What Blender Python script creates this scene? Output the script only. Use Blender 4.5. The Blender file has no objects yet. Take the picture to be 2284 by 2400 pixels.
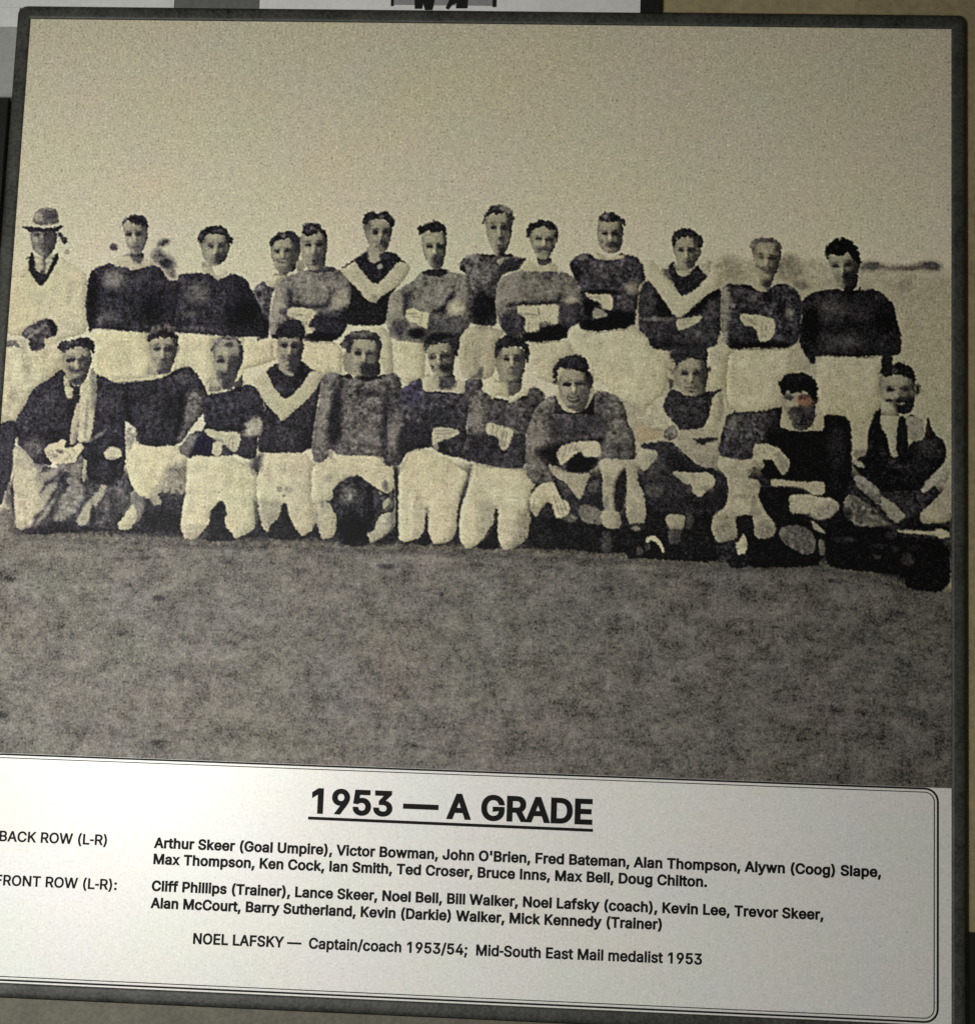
import bpy, math, random
import numpy as np
from mathutils import Matrix, Vector

# ---------------------------------------------------------------- camera, lamps, exposure
scene = bpy.context.scene
FOCAL_PX, PHOTO_W, PHOTO_H = 3912.0, 2284.0, 2400.0
CAM_POS = (0.262704, -0.723629, -0.318032)
CAM_ROWS = ((0.997877, 0.054589, 0.035511),      # camera right
            (0.028141, 0.130301, -0.991075),     # camera down
            (-0.058729, 0.989971, 0.128488))     # camera forward
cam_data = bpy.data.cameras.new('camera')
cam = bpy.data.objects.new('camera', cam_data)
scene.collection.objects.link(cam)
r_, d_, f_ = [Vector(v).normalized() for v in CAM_ROWS]
mw = Matrix.Identity(4)
for i in range(3):
    mw[i][0] = r_[i]; mw[i][1] = -d_[i]; mw[i][2] = -f_[i]; mw[i][3] = CAM_POS[i]
cam.matrix_world = mw
cam_data.sensor_fit = 'HORIZONTAL'
cam_data.sensor_width = 36.0
cam_data.lens = 36.0 * FOCAL_PX / PHOTO_W
cam_data.clip_start = 0.01
cam_data.clip_end = 50.0
scene.camera = cam

world = bpy.data.worlds.new('World')
scene.world = world
world.use_nodes = True
world.node_tree.nodes['Background'].inputs[0].default_value = (1.0, 0.93, 0.78, 1)
world.node_tree.nodes['Background'].inputs[1].default_value = 0.05

def area_lamp(name, loc, target, size, watts, col):
    l = bpy.data.lights.new(name, 'AREA')
    l.shape = 'SQUARE'; l.size = size; l.energy = watts; l.color = col
    ob = bpy.data.objects.new(name, l)
    scene.collection.objects.link(ob)
    ob.location = loc
    ob.rotation_euler = (Vector(target) - Vector(loc)).to_track_quat('-Z', 'Y').to_euler()
    return ob
# the room's lamp, on the left of the picture and a little below its middle
area_lamp('room_lamp', (-0.05, -0.50, -0.32), (0.08, 0.0, -0.27), 0.12, 3.05, (1.0, 0.985, 0.945))
# pale light from a window on the left that the glossy card mirrors at its lower left corner
area_lamp('window_light', (-0.34, -0.62, -0.60), (0.0, 0.0, -0.40), 0.18, 0.72, (0.90, 0.93, 1.0))

scene.cycles.use_denoising = False
vs = scene.view_settings
scene.display_settings.display_device = 'sRGB'
vs.view_transform = 'Standard'
vs.look = 'None'
vs.exposure = 0.0
vs.gamma = 1.0
vs.use_curve_mapping = False

# ---------------------------------------------------------------- helpers
COL = scene.collection

def put(name, mesh, parent=None, mat=None):
    ob = bpy.data.objects.new(name, mesh)
    COL.objects.link(ob)
    if parent is not None:
        ob.parent = parent
    if mat is not None:
        mesh.materials.append(mat)
    return ob

def tag(ob, label=None, cat=None, kind=None):
    if label: ob['label'] = label
    if cat: ob['category'] = cat
    if kind: ob['kind'] = kind
    return ob

def mesh_from(name, verts, faces, smooth=False):
    me = bpy.data.meshes.new(name)
    me.from_pydata([tuple(map(float, v)) for v in verts], [], faces)
    me.update()
    if smooth:
        for p in me.polygons: p.use_smooth = True
    return me

def px_to_uv(x, y):
    """a point of the reference measured in its pixels -> metres on the print (u right, v down)"""
    x = np.asarray(x, float); y = np.asarray(y, float)
    cx = (x - PHOTO_W/2) / FOCAL_PX; cy = (y - PHOTO_H/2) / FOCAL_PX
    R = np.array([r_, d_, f_])
    dx = R[0, 0]*cx + R[1, 0]*cy + R[2, 0]
    dy = R[0, 1]*cx + R[1, 1]*cy + R[2, 1]
    dz = R[0, 2]*cx + R[1, 2]*cy + R[2, 2]
    t = -CAM_POS[1] / dy
    return CAM_POS[0] + t*dx, -(CAM_POS[2] + t*dz)

PRINT_W = 0.42
V_PHOTO = 0.33625          # where the photograph ends and the caption card begins
V_CARD = 0.4336            # lower edge of the card

# ---------------------------------------------------------------- materials
def nodes(name):
    m = bpy.data.materials.new(name); m.use_nodes = True
    nt = m.node_tree
    return m, nt, nt.nodes['Principled BSDF']

def noise(nt, vec, scale, detail=2.0, rough=0.5):
    n = nt.nodes.new('ShaderNodeTexNoise')
    n.inputs['Scale'].default_value = scale
    n.inputs['Detail'].default_value = detail
    n.inputs['Roughness'].default_value = rough
    nt.links.new(vec, n.inputs['Vector'])
    return n

def math_node(nt, op, a, b=None, c=None):
    n = nt.nodes.new('ShaderNodeMath'); n.operation = op
    for i, v in enumerate((a, b, c)):
        if v is None: continue
        if isinstance(v, (int, float)): n.inputs[i].default_value = v
        else: nt.links.new(v, n.inputs[i])
    return n.outputs[0]

def vmath(nt, op, a, b):
    n = nt.nodes.new('ShaderNodeVectorMath'); n.operation = op
    for i, v in enumerate((a, b)):
        if isinstance(v, tuple): n.inputs[i].default_value = v
        elif v is not None:
            if op == 'SCALE' and i == 1:
                nt.links.new(v, n.inputs['Scale'])
            else: nt.links.new(v, n.inputs[i])
    return n.outputs['Value'] if op == 'DOT_PRODUCT' else n.outputs[0]

def mapping(nt, vec, sc):
    n = nt.nodes.new('ShaderNodeMapping')
    n.inputs['Scale'].default_value = sc
    nt.links.new(vec, n.inputs['Vector'])
    return n.outputs[0]

def print_material(name, grain_mul, base=None, spec=0.35, rough=0.45, chroma=0.20):
    """ink on paper: a per-vertex ink tone plus film grain and a mottled turf where 'turf' > 0"""
    m, nt, bs = nodes(name)
    tc = nt.nodes.new('ShaderNodeTexCoord'); P = tc.outputs['Object']
    if base is None:
        at = nt.nodes.new('ShaderNodeAttribute'); at.attribute_name = 'ink'
        col = at.outputs['Color']
        tf = nt.nodes.new('ShaderNodeAttribute'); tf.attribute_name = 'turf'
        turf = tf.outputs['Fac']
    else:
        rgb = nt.nodes.new('ShaderNodeRGB'); rgb.outputs[0].default_value = (*base, 1); col = rgb.outputs[0]; turf = None
    g1 = noise(nt, P, 1000, 2.0, 0.62)
    g2 = noise(nt, P, 300, 2.0, 0.5)
    a = math_node(nt, 'SUBTRACT', g1.outputs['Fac'], 0.5)
    b = math_node(nt, 'SUBTRACT', g2.outputs['Fac'], 0.5)
    n = math_node(nt, 'ADD', math_node(nt, 'MULTIPLY', a, 3.2), math_node(nt, 'MULTIPLY', b, 0.9))
    n = math_node(nt, 'MULTIPLY', n, math_node(nt, 'MULTIPLY_ADD', math_node(nt, 'MULTIPLY', n, n), 1.6, 0.88))   # a few stronger specks
    if turf is not None:
        t1 = noise(nt, mapping(nt, P, (0.8, 1, 1.0)), 430, 4.0, 0.68)
        t2 = noise(nt, mapping(nt, P, (0.75, 1, 1.1)), 105, 4.0, 0.62)
        t3 = noise(nt, mapping(nt, P, (0.5, 1, 1.3)), 88, 3.0, 0.65)
        tt = math_node(nt, 'MULTIPLY', math_node(nt, 'SUBTRACT', t1.outputs['Fac'], 0.5), 3.0)
        tt = math_node(nt, 'ADD', tt, math_node(nt, 'MULTIPLY', math_node(nt, 'SUBTRACT', t2.outputs['Fac'], 0.5), 3.3))
        tuft = nt.nodes.new('ShaderNodeMapRange')
        tuft.inputs['From Min'].default_value = 0.38; tuft.inputs['From Max'].default_value = 0.27
        tuft.inputs['To Min'].default_value = 0; tuft.inputs['To Max'].default_value = -1.0
        nt.links.new(t3.outputs['Fac'], tuft.inputs['Value'])
        tt = math_node(nt, 'ADD', tt, tuft.outputs[0])
        n = math_node(nt, 'ADD', n, math_node(nt, 'MULTIPLY', tt, turf))
    # grain of about the same visible strength in every tone: relative strength ~ tone ** -0.45
    lum = vmath(nt, 'DOT_PRODUCT', col, (0.3, 0.55, 0.15))
    rel = math_node(nt, 'POWER', math_node(nt, 'MAXIMUM', lum, 0.004), -0.45)
    fac = math_node(nt, 'MAXIMUM', math_node(nt, 'MULTIPLY_ADD', math_node(nt, 'MULTIPLY', n, rel), grain_mul, 1.0), 0.10)
    c1 = vmath(nt, 'SCALE', col, fac)
    cn = noise(nt, P, 24, 3.0, 0.65)
    ch = vmath(nt, 'SUBTRACT', cn.outputs['Color'], (0.5, 0.5, 0.5))
    ch = vmath(nt, 'MULTIPLY', ch, (chroma, chroma*0.6, chroma*1.2))
    ch = vmath(nt, 'ADD', ch, (1, 1, 1))
    c1 = vmath(nt, 'MULTIPLY', c1, ch)
    c1 = vmath(nt, 'MAXIMUM', c1, (0.002, 0.002, 0.0024))
    nt.links.new(c1, bs.inputs['Base Color'])
    bs.inputs['Roughness'].default_value = rough
    bs.inputs['Specular IOR Level'].default_value = spec
    return m

def speckled(name, base, amount, scale, rough=0.5, spec=0.4, metallic=0.0, bump=0.0):
    m, nt, bs = nodes(name)
    tc = nt.nodes.new('ShaderNodeTexCoord'); P = tc.outputs['Object']
    g = noise(nt, P, scale, 3.0, 0.6)
    g2 = noise(nt, P, scale*0.12, 3.0, 0.6)
    n = math_node(nt, 'ADD', math_node(nt, 'SUBTRACT', g.outputs['Fac'], 0.5), math_node(nt, 'MULTIPLY', math_node(nt, 'SUBTRACT', g2.outputs['Fac'], 0.5), 0.8))
    fac = math_node(nt, 'MAXIMUM', math_node(nt, 'MULTIPLY_ADD', n, amount, 1.0), 0.1)
    rgb = nt.nodes.new('ShaderNodeRGB'); rgb.outputs[0].default_value = (*base, 1)
    nt.links.new(vmath(nt, 'SCALE', rgb.outputs[0], fac), bs.inputs['Base Color'])
    bs.inputs['Roughness'].default_value = rough
    bs.inputs['Specular IOR Level'].default_value = spec
    bs.inputs['Metallic'].default_value = metallic
    if bump:
        bp = nt.nodes.new('ShaderNodeBump'); bp.inputs['Strength'].default_value = bump; bp.inputs['Distance'].default_value = 0.0006
        nt.links.new(g.outputs['Fac'], bp.inputs['Height']); nt.links.new(bp.outputs[0], bs.inputs['Normal'])
    return m

M_PRINT = print_material('printed_photograph', 0.30, spec=0.10, rough=0.5)
M_CARD = print_material('caption_card_paper', 0.13, base=(0.66, 0.655, 0.615), spec=0.5, rough=0.38, chroma=0.16)
M_INK = speckled('black_caption_ink', (0.009, 0.009, 0.009), 0.9, 700, 0.6, 0.06)
M_FRAME = speckled('dark_grey_frame', (0.034, 0.035, 0.030), 2.4, 620, 0.55, 0.35, 0.0, 0.35)
M_WALL = speckled('brown_wall_paint', (0.27, 0.225, 0.125), 0.8, 420, 0.7, 0.3, 0.0, 0.3)
M_BOARD = speckled('backing_board', (0.25, 0.2, 0.13), 0.3, 200, 0.8)
M_MAT = speckled('white_mount_card', (0.62, 0.62, 0.60), 0.3, 480, 0.6)
M_GREY = speckled('grey_picture_frame', (0.11, 0.115, 0.105), 0.6, 420, 0.5)
M_BLACK = speckled('black_picture_frame', (0.010, 0.011, 0.010), 0.8, 420, 0.4)
M_PIC = speckled('grey_print', (0.23, 0.23, 0.235), 0.3, 420, 0.6)
M_STRIP = speckled('grey_panel', (0.26, 0.265, 0.25), 0.5, 480, 0.55)
M_RAIL = speckled('olive_grey_rail', (0.095, 0.092, 0.066), 0.9, 480, 0.6, 0.3, 0.0, 0.4)
M_PALE = speckled('pale_panel', (0.56, 0.565, 0.55), 0.3, 480, 0.55)

# ---------------------------------------------------------------- the ink of the photograph
STEP = 0.0003
V0, V1 = 0.070, 0.284
NU = int(round(PRINT_W / STEP)); NV = int(round((V1 - V0) / STEP))
V1 = V0 + NV*STEP
rng = np.random.default_rng(1953)

def blurred_noise(sig):
    a = rng.standard_normal((NV+1, NU+1))
    k = np.exp(-0.5*(np.arange(-int(3*sig)-1, int(3*sig)+2)/sig)**2); k /= k.sum()
    h = len(k)//2
    a = np.apply_along_axis(lambda v: np.convolve(np.pad(v, h, mode='wrap'), k, 'valid'), 0, a)
    a = np.apply_along_axis(lambda v: np.convolve(np.pad(v, h, mode='wrap'), k, 'valid'), 1, a)
    return a / a.std()
JIT = 0.75*blurred_noise(1.2) + 0.5*blurred_noise(2.8)
MOT = 0.9*blurred_noise(1.6) + 0.3*blurred_noise(6.0)

TONES = np.array([0, 20, 50, 80, 110, 150, 188, 215, 255], float)
TR = np.array([0, 20, 50, 81, 112, 155, 196, 217, 255], float)
TG = np.array([0, 19, 48, 78, 108, 150, 189, 213, 255], float)
TB = np.array([0, 22, 54, 77, 101, 131, 158, 194, 250], float)
def tone_rgb(t):
    return np.array([np.interp(t, TONES, TR), np.interp(t, TONES, TG), np.interp(t, TONES, TB)])

ink = np.zeros((NV+1, NU+1, 3))
lab = np.zeros((NV+1, NU+1), np.int32)
turf = np.zeros((NV+1, NU+1))
REG = [('scene', 'sky')]              # label id -> (owner, part)
OX = OY = 0.0
SC = 4.0
WHO = None

def o(x, y):
    global OX, OY
    OX, OY = x, y

def w(name):
    global WHO
    WHO = name

def reg(part):
    k = (WHO, part)
    if k not in REG: REG.append(k)
    return REG.index(k)

def parse(pts):
    a = np.array([[float(c) for c in p.split(',')] for p in pts.split()])
    return a

def to_canvas(a):
    u, v = px_to_uv(OX + a[:, 0]/SC, OY + a[:, 1]/SC)
    return np.stack([u/STEP, (v - V0)/STEP], 1)

def chaikin(p, q=0.2):
    n = np.roll(p, -1, 0)
    return np.stack([p*(1-q)+n*q, p*q+n*(1-q)], 1).reshape(-1, 2)

def sdf(P, soft):
    """signed distance (positive inside) to polygon P over its padded bounding box"""
    pad = 3 + 2*soft
    x0 = max(int(P[:, 0].min()-pad), 0); x1 = min(int(P[:, 0].max()+pad)+1, NU+1)
    y0 = max(int(P[:, 1].min()-pad), 0); y1 = min(int(P[:, 1].max()+pad)+1, NV+1)
    if x1 <= x0 or y1 <= y0: return None
    X, Y = np.meshgrid(np.arange(x0, x1, dtype=float), np.arange(y0, y1, dtype=float))
    d2 = np.full(X.shape, 1e12); ins = np.zeros(X.shape, bool)
    for (ax, ay), (bx, by) in zip(P, np.roll(P, -1, 0)):
        ex, ey = bx-ax, by-ay
        L = ex*ex + ey*ey
        if L < 1e-9: continue
        t = np.clip(((X-ax)*ex + (Y-ay)*ey)/L, 0, 1)
        d2 = np.minimum(d2, (X-ax-t*ex)**2 + (Y-ay-t*ey)**2)
        if abs(ey) > 1e-9:
            ins ^= ((ay > Y) != (by > Y)) & (X < (Y-ay)*ex/ey + ax)
    d = np.sqrt(d2); d = np.where(ins, d, -d)
    return (slice(y0, y1), slice(x0, x1)), d

def lay(sl, alpha, rgb, mot):
    rgb = np.asarray(rgb, float)
    mot = mot*(1 - 0.65*min(rgb.mean()/180.0, 1.0))     # light tones stay clean
    c = rgb[None, None, :] * (1 + mot*MOT[sl])[..., None]
    ink[sl] = ink[sl]*(1-alpha[..., None]) + c*alpha[..., None]

def f(part, tone, pts, soft=1.0, mot=0.04, jit=0.40, rgb=None):
    """fill an outline: it belongs to (WHO, part)"""
    global FACE_MODE
    FACE_MODE = False
    if part == 'hair': jit = 1.0
    P = to_canvas(chaikin(parse(pts)))
    r = sdf(P, soft)
    if r is None: return
    sl, d = r
    d = d + jit*JIT[sl]
    al = np.clip(0.5 + 0.5*d/soft, 0, 1)
    lay(sl, al, tone_rgb(tone) if rgb is None else rgb, mot)
    m = al > 0.5
    lab[sl][m] = reg(part)
    turf[sl] *= (1-al)

def owner_mask(sl):
    ids = [i for i, k in enumerate(REG) if k[0] == WHO and i > 0]
    return np.isin(lab[sl], ids)

def s(tone, pts, a=0.9, soft=1.6, mot=0.08, clip=True, rgb=None):
    """shade an outline inside what WHO already covers"""
    if FACE_MODE: soft, a = soft*1.6, a*0.84*FACE_K
    P = to_canvas(chaikin(parse(pts)))
    r = sdf(P, soft)
    if r is None: return
    sl, d = r
    d = d + 0.45*JIT[sl]
    al = a*np.clip(0.5 + 0.5*d/soft, 0, 1)
    if clip: al = al*owner_mask(sl)
    lay(sl, al, tone_rgb(tone) if rgb is None else rgb, mot)

def b(tone, x0, x1, y0, y1, a=0.9, hard=0.55, clip=True, rgb=None, mot=0.08):
    """a soft oval of ink, given by its extents"""
    t = np.linspace(0, 2*math.pi, 17)[:-1]
    cx, cy, rx, ry = (x0+x1)/2, (y0+y1)/2, (x1-x0)/2, (y1-y0)/2
    E = to_canvas(np.stack([cx+rx*np.cos(t), cy+ry*np.sin(t)], 1))
    c = E.mean(0); sx = (E[:, 0].max()-E[:, 0].min())/2; sy = (E[:, 1].max()-E[:, 1].min())/2
    X0 = max(int(c[0]-1.7*sx-2), 0); X1 = min(int(c[0]+1.7*sx+3), NU+1)
    Y0 = max(int(c[1]-1.7*sy-2), 0); Y1 = min(int(c[1]+1.7*sy+3), NV+1)
    if X1 <= X0 or Y1 <= Y0: return
    sl = (slice(Y0, Y1), slice(X0, X1))
    X, Y = np.meshgrid(np.arange(X0, X1, dtype=float), np.arange(Y0, Y1, dtype=float))
    q = np.sqrt(((X-c[0])/max(sx, .5))**2 + ((Y-c[1])/max(sy, .5))**2) - 0.35*JIT[sl]/max(min(sx, sy), 2)
    lo = 0.10 + 0.9*hard if hard > 0.3 else hard
    hi = 1.30 if hard > 0.3 else 1.35
    if FACE_MODE: lo, hi, a = 0.35, 1.34, a*0.72*FACE_K
    t = np.clip((hi-q)/(hi-lo), 0, 1)
    al = min(a*1.05, 1.0)*t*t*(3-2*t)
    if clip: al = al*owner_mask(sl)
    lay(sl, al, tone_rgb(tone) if rgb is None else rgb, mot)

FACE_MODE = False
FACE_K = 1.2

def face(tone, pts, x1, y1, x2, y2, mx, my, smile=0.0, k=1.0):
    """a face: its outline, then the modelling of a head lit from the upper left.
    eyes at (x1,y1) and (x2,y2), mouth at (mx,my)"""
    global FACE_MODE
    f('body', tone*0.90, pts, jit=0.3)
    P = to_canvas(parse(pts)); pad = 2
    X0 = max(int(P[:, 0].min()-pad), 0); X1 = min(int(P[:, 0].max()+pad)+1, NU+1)
    Y0 = max(int(P[:, 1].min()-pad), 0); Y1 = min(int(P[:, 1].max()+pad)+1, NV+1)
    sl = (slice(Y0, Y1), slice(X0, X1))
    X, Y = np.meshgrid(np.arange(X0, X1, dtype=float), np.arange(Y0, Y1, dtype=float))
    E1, E2, M = to_canvas(np.array([[x1, y1], [x2, y2], [mx, my]], float))
    ec = (E1+E2)/2; ha = (E2-E1); D = np.linalg.norm(ha); va = M-ec; H = np.linalg.norm(va); va = va/H; ha = ha/D
    det = ha[0]*va[1]-ha[1]*va[0]
    rx, ry = X-ec[0], Y-ec[1]
    A = (rx*va[1]-ry*va[0])/det/D + 0.10*JIT[sl]/4; B = (ha[0]*ry-ha[1]*rx)/det/H + 0.10*JIT[sl]/4
    G = lambda ca, sa, cb, sb: np.exp(-((A-ca)/sa)**2 - ((B-cb)/sb)**2)
    S = lambda v: 1/(1+np.exp(-np.clip(v, -30, 30)))
    D_ = []
    for sgn in (-0.5, 0.5):
        D_.append(0.88*G(sgn, 0.27, 0.0, 0.14))
        D_.append(0.58*np.exp(-((A-sgn*1.05)/0.36)**2 - ((B+0.24-0.10*(A-sgn)*np.sign(sgn))/0.075)**2))
        D_.append(0.30*G(sgn*0.55, 0.12, -0.05, 0.16))
    D_.append(0.48*G(0.22, 0.15, 0.34, 0.30))
    D_.append(0.62*G(0.05, 0.20, 0.66, 0.085))
    mc = B - 1.0 + smile*0.45*(A*A)
    D_.append(0.68*np.exp(-(A/(0.40+0.12*smile))**2 - (mc/0.075)**2))
    D_.append(0.25*G(0.02, 0.32, 0.85, 0.08))
    D_.append(0.40*G(0.05, 0.27, 1.25, 0.09))
    D_.append(0.52*S((A-0.42)/0.16)*S((B+0.12)/0.12))
    D_.append(0.35*S((A-0.80)/0.12))
    D_.append(0.42*S((B-1.58)/0.10))
    D_.append(0.28*S((-A-0.98)/0.08))
    D_.append(0.25*np.exp(-((A-0.30-0.55*(B-0.75))/0.10)**2)*S((B-0.6)/0.08)*S((1.25-B)/0.08))
    D_.append(0.25*np.exp(-((A+0.34+0.40*(B-0.75))/0.09)**2)*S((B-0.6)/0.08)*S((1.2-B)/0.08))
    D_.append(0.60*S((A-0.92)/0.10)*S((-B-0.02)/0.12))
    D_.append(0.42*S((-A-0.98)/0.09)*S((-B-0.15)/0.12))
    D_.append(0.22*S((A-0.05)/0.35))
    dark = 1.0
    for d in D_: dark = dark*(1-k*d)
    light = 0.55*G(-0.05, 0.085, 0.30, 0.33) + 0.35*G(-0.55, 0.25, 0.48, 0.18) + 0.30*G(-0.25, 0.5, -0.65, 0.22) + 0.30*G(-0.05, 0.2, 1.42, 0.10)
    if smile:
        light = light + 0.6*np.exp(-(A/0.30)**2 - ((mc+0.02)/0.045)**2)
    m = owner_mask(sl)
    c = ink[sl]
    dk = tone_rgb(24)[None, None]; lt = tone_rgb(186)[None, None]
    n = c*dark[..., None] + dk*(1-dark[..., None])
    li = np.clip(light, 0, 0.8)[..., None]
    n = n*(1-li) + lt*li
    ink[sl] = np.where(m[..., None], n, c)
    FACE_MODE = True

def fingers(*lines):
    """thin dark gaps between fingers: (x1,y1,x2,y2) strokes"""
    for x1, y1, x2, y2 in lines:
        dx, dy = x2-x1, y2-y1; L = math.hypot(dx, dy); nx, ny = -dy/L*5, dx/L*5
        s(104, "%f,%f %f,%f %f,%f %f,%f" % (x1+nx, y1+ny, x2+nx, y2+ny, x2-nx, y2-ny, x1-nx, y1-ny), a=0.75, soft=1.0)
# ---- sky, far trees, far paddock and turf
SKY = np.array([192., 186., 161.])
def sky_f(v):
    return 0.975 + 0.075*np.clip(np.asarray(v, float)/0.12, 0, 1)     # the printed sky pales towards the horizon
ink[:] = SKY*sky_f(V0 + np.arange(NV+1)*STEP)[:, None, None]
SC = 1.0; o(0, 0)
w('scene')
reg('turf')
f('far_paddock', 160, "1440,640 1620,632 1800,628 1950,634 2100,640 2300,640 2300,1300 1440,1300", soft=14, mot=0.06)
f('far_trees#9', 150, "1560,628 1600,618 1690,612 1760,616 1830,610 1900,616 2016,620 2016,634 1900,632 1800,634 1700,630 1600,640", soft=10, mot=0.25)
for (x0, x1, y0, y1, t) in ((2040,2085,624,648,150),(2100,2150,640,656,146),(2100,2140,655,685,128),(2150,2230,680,692,150),(2110,2230,720,770,160),(1940,1990,655,672,150),(2085,2120,715,735,160),(2110,2170,760,775,158),(1860,1900,655,680,132),(2120,2190,690,700,150)):
    b(t, x0, x1, y0, y1, a=0.7)
f('far_trees#1', 92, "2014,618 2030,612 2050,614 2068,618 2084,626 2100,620 2130,624 2160,614 2190,612 2205,622 2202,634 2180,636 2150,632 2120,634 2090,634 2060,632 2030,634 2014,632", soft=5, mot=0.16)
b(76, 2028, 2062, 614, 632); b(70, 2162, 2206, 610, 634); b(84, 2110, 2150, 624, 636)
f('bush#2', 140, "1692,606 1710,602 1730,608 1740,620 1735,660 1715,662 1694,650", soft=8, mot=0.12)
f('bush#3', 128, "1816,612 1830,604 1850,594 1866,600 1876,612 1880,640 1870,660 1840,656 1822,640", soft=6, mot=0.14)
f('bush#4', 150, "1876,616 1900,616 1925,620 1922,632 1890,632", soft=5, mot=0.1)
f('bush#5', 110, "1855,660 1880,658 1895,668 1890,680 1865,672", soft=4, mot=0.1)
# bushes behind the left end of the back row
f('bush#6', 75, "256,576 264,569 274,572 276,584 268,588 258,584", soft=2, mot=0.2)
f('bush#7', 90, "354,600 362,588 372,580 380,590 392,596 404,606 412,618 408,634 412,648 400,652 392,640 380,628 362,612", soft=5, mot=0.25)
f('bush#8', 85, "368,570 378,560 398,561 396,570 382,578 372,576", soft=3, mot=0.3)
b(40, 376, 404, 606, 628); b(150, 262, 274, 590, 596)
# turf from the dark line under the players downwards
f('turf', 107, "-120,1192 8,1190 40,1236 110,1256 200,1262 300,1266 440,1270 560,1272 760,1280 900,1284 1050,1288 1200,1296 1330,1300 1480,1310 1600,1316 1720,1326 1850,1324 2000,1332 2120,1376 2240,1386 2400,1390 2400,1700 -120,1700", soft=5, mot=0.0)
turf[:] = np.where(lab == REG.index(('scene', 'turf')), 1.0, 0.0)
f('turf', 34, "8,1120 300,1100 800,1100 1400,1100 2240,1100 2240,1386 2120,1384 2000,1336 1850,1328 1720,1330 1600,1318 1480,1312 1330,1304 1200,1296 1050,1288 900,1284 760,1280 560,1274 440,1270 300,1264 200,1260 110,1256 60,1250 40,1240 20,1200", soft=12, mot=0.3, jit=1.5)
for (x, y, rx, ry, t) in ((905,1328,22,7,40),(530,1318,13,6,62),(1420,1378,14,4,70),(700,1340,18,6,80),(1650,1370,16,6,72),(1960,1362,24,6,70),(300,1372,14,6,70),(372,1402,16,6,60),(1180,1350,20,6,80),(1300,1332,40,6,84),(820,1378,24,6,84),(340,1306,16,5,70),(220,1300,22,5,76),(1500,1340,20,5,78),(2100,1440,26,8,62),(1030,1392,14,5,72)):
    b(t, x-rx, x+rx, y-ry, y+ry, a=0.75)
for (x, y, rx, ry, t) in ((660,1288,30,6,132),(1270,1300,30,5,122),(1480,1330,60,6,124),(1000,1310,60,8,122),(480,1296,50,6,122),(170,1300,60,8,128),(2060,1400,60,8,112)):
    b(t, x-rx, x+rx, y-ry, y+ry, a=0.5)
SC = 4.0

# ================================================================ back row, from the left
# --- man in a white coat and hat
w('umpire'); o(0, 470)
f('trousers', 183, "40,1370 250,1400 600,1380 640,1500 560,1700 400,2000 200,2200 20,2200 -10,1900")
b(160, 80, 180, 1750, 1900, a=.7); b(166, 200, 300, 1450, 1620, a=.6); b(160, 50, 120, 1900, 2050, a=.6)
f('coat', 187, "280,500 180,610 120,760 90,900 70,1150 60,1260 250,1270 430,1340 560,1310 700,1270 830,1230 800,900 830,700 700,610 600,550 540,490 400,540")
b(168, 610, 700, 740, 980, a=.6); b(166, 550, 780, 1130, 1220, a=.6); b(176, 250, 420, 850, 1000, a=.5); b(160, 640, 760, 1060, 1100, a=.5)
b(172, 160, 260, 640, 720, a=.6)
f('sleeve_cuff', 96, "60,1310 160,1308 180,1340 212,1405 150,1365 60,1368")
f('body', 172, "168,1300 250,1290 268,1395 210,1402 160,1330")
f('bag', 66, "190,1250 260,1180 380,1120 450,1100 510,1130 550,1210 530,1275 490,1270 470,1290 410,1300 425,1375 370,1408 280,1398 265,1300 235,1290", mot=.18)
s(26, "440,1108 500,1125 548,1205 530,1265 490,1262 455,1200"); s(116, "240,1290 420,1150 440,1170 270,1300", a=.8); b(92, 240, 330, 1190, 1250, a=.7); b(45, 270, 400, 1320, 1390, a=.8)
f('body', 186, "415,1300 490,1285 575,1290 545,1345 430,1358")
face(116, "278,290 290,400 318,470 390,532 440,540 500,470 532,400 540,280 400,300", 340, 318, 445, 313, 405, 445, 0)
b(150, 300, 355, 320, 400, a=.8); b(70, 440, 535, 290, 470, a=.8); b(62, 315, 365, 300, 335, a=.8); b(60, 415, 475, 295, 330, a=.7); b(80, 380, 430, 330, 390, a=.6); b(140, 330, 400, 420, 500, a=.7); b(72, 370, 440, 430, 460, a=.7); b(60, 460, 520, 420, 480, a=.7); b(62, 395, 440, 500, 535, a=.6)
f('hair', 60, "540,300 580,288 590,338 635,350 622,412 580,400 550,350", mot=.2)
b(140, 600, 655, 455, 505, a=.8, clip=False)
f('waistcoat', 34, "280,500 312,478 330,560 345,640 400,650 440,690 470,600 520,520 545,478 550,540 500,650 440,750 385,805 340,770 300,700 262,640", mot=.15)
s(162, "308,490 330,490 400,530 415,545 402,640 370,678 335,640 322,560"); s(158, "440,540 500,470 512,500 470,590 440,620"); s(70, "395,530 430,540 440,600 420,690 380,690 400,600", a=.85)
f('hat', 92, "308,215 318,120 378,76 470,65 530,85 546,140 552,220 400,240", mot=.16)
b(156, 325, 400, 105, 200, a=.8); b(60, 405, 530, 90, 180, a=.75); b(140, 440, 500, 75, 95, a=.5)
s(172, "280,215 400,238 560,205 560,236 450,262 270,245", a=.95, soft=1)
s(40, "198,246 280,234 330,252 300,292 268,290 255,262", clip=False); f('hat', 42, "198,246 280,238 420,262 560,234 602,236 588,250 540,290 400,300 270,292 255,262")
s(168, "282,216 400,236 560,206 562,232 440,256 285,240", a=.95, soft=.8)

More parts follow.
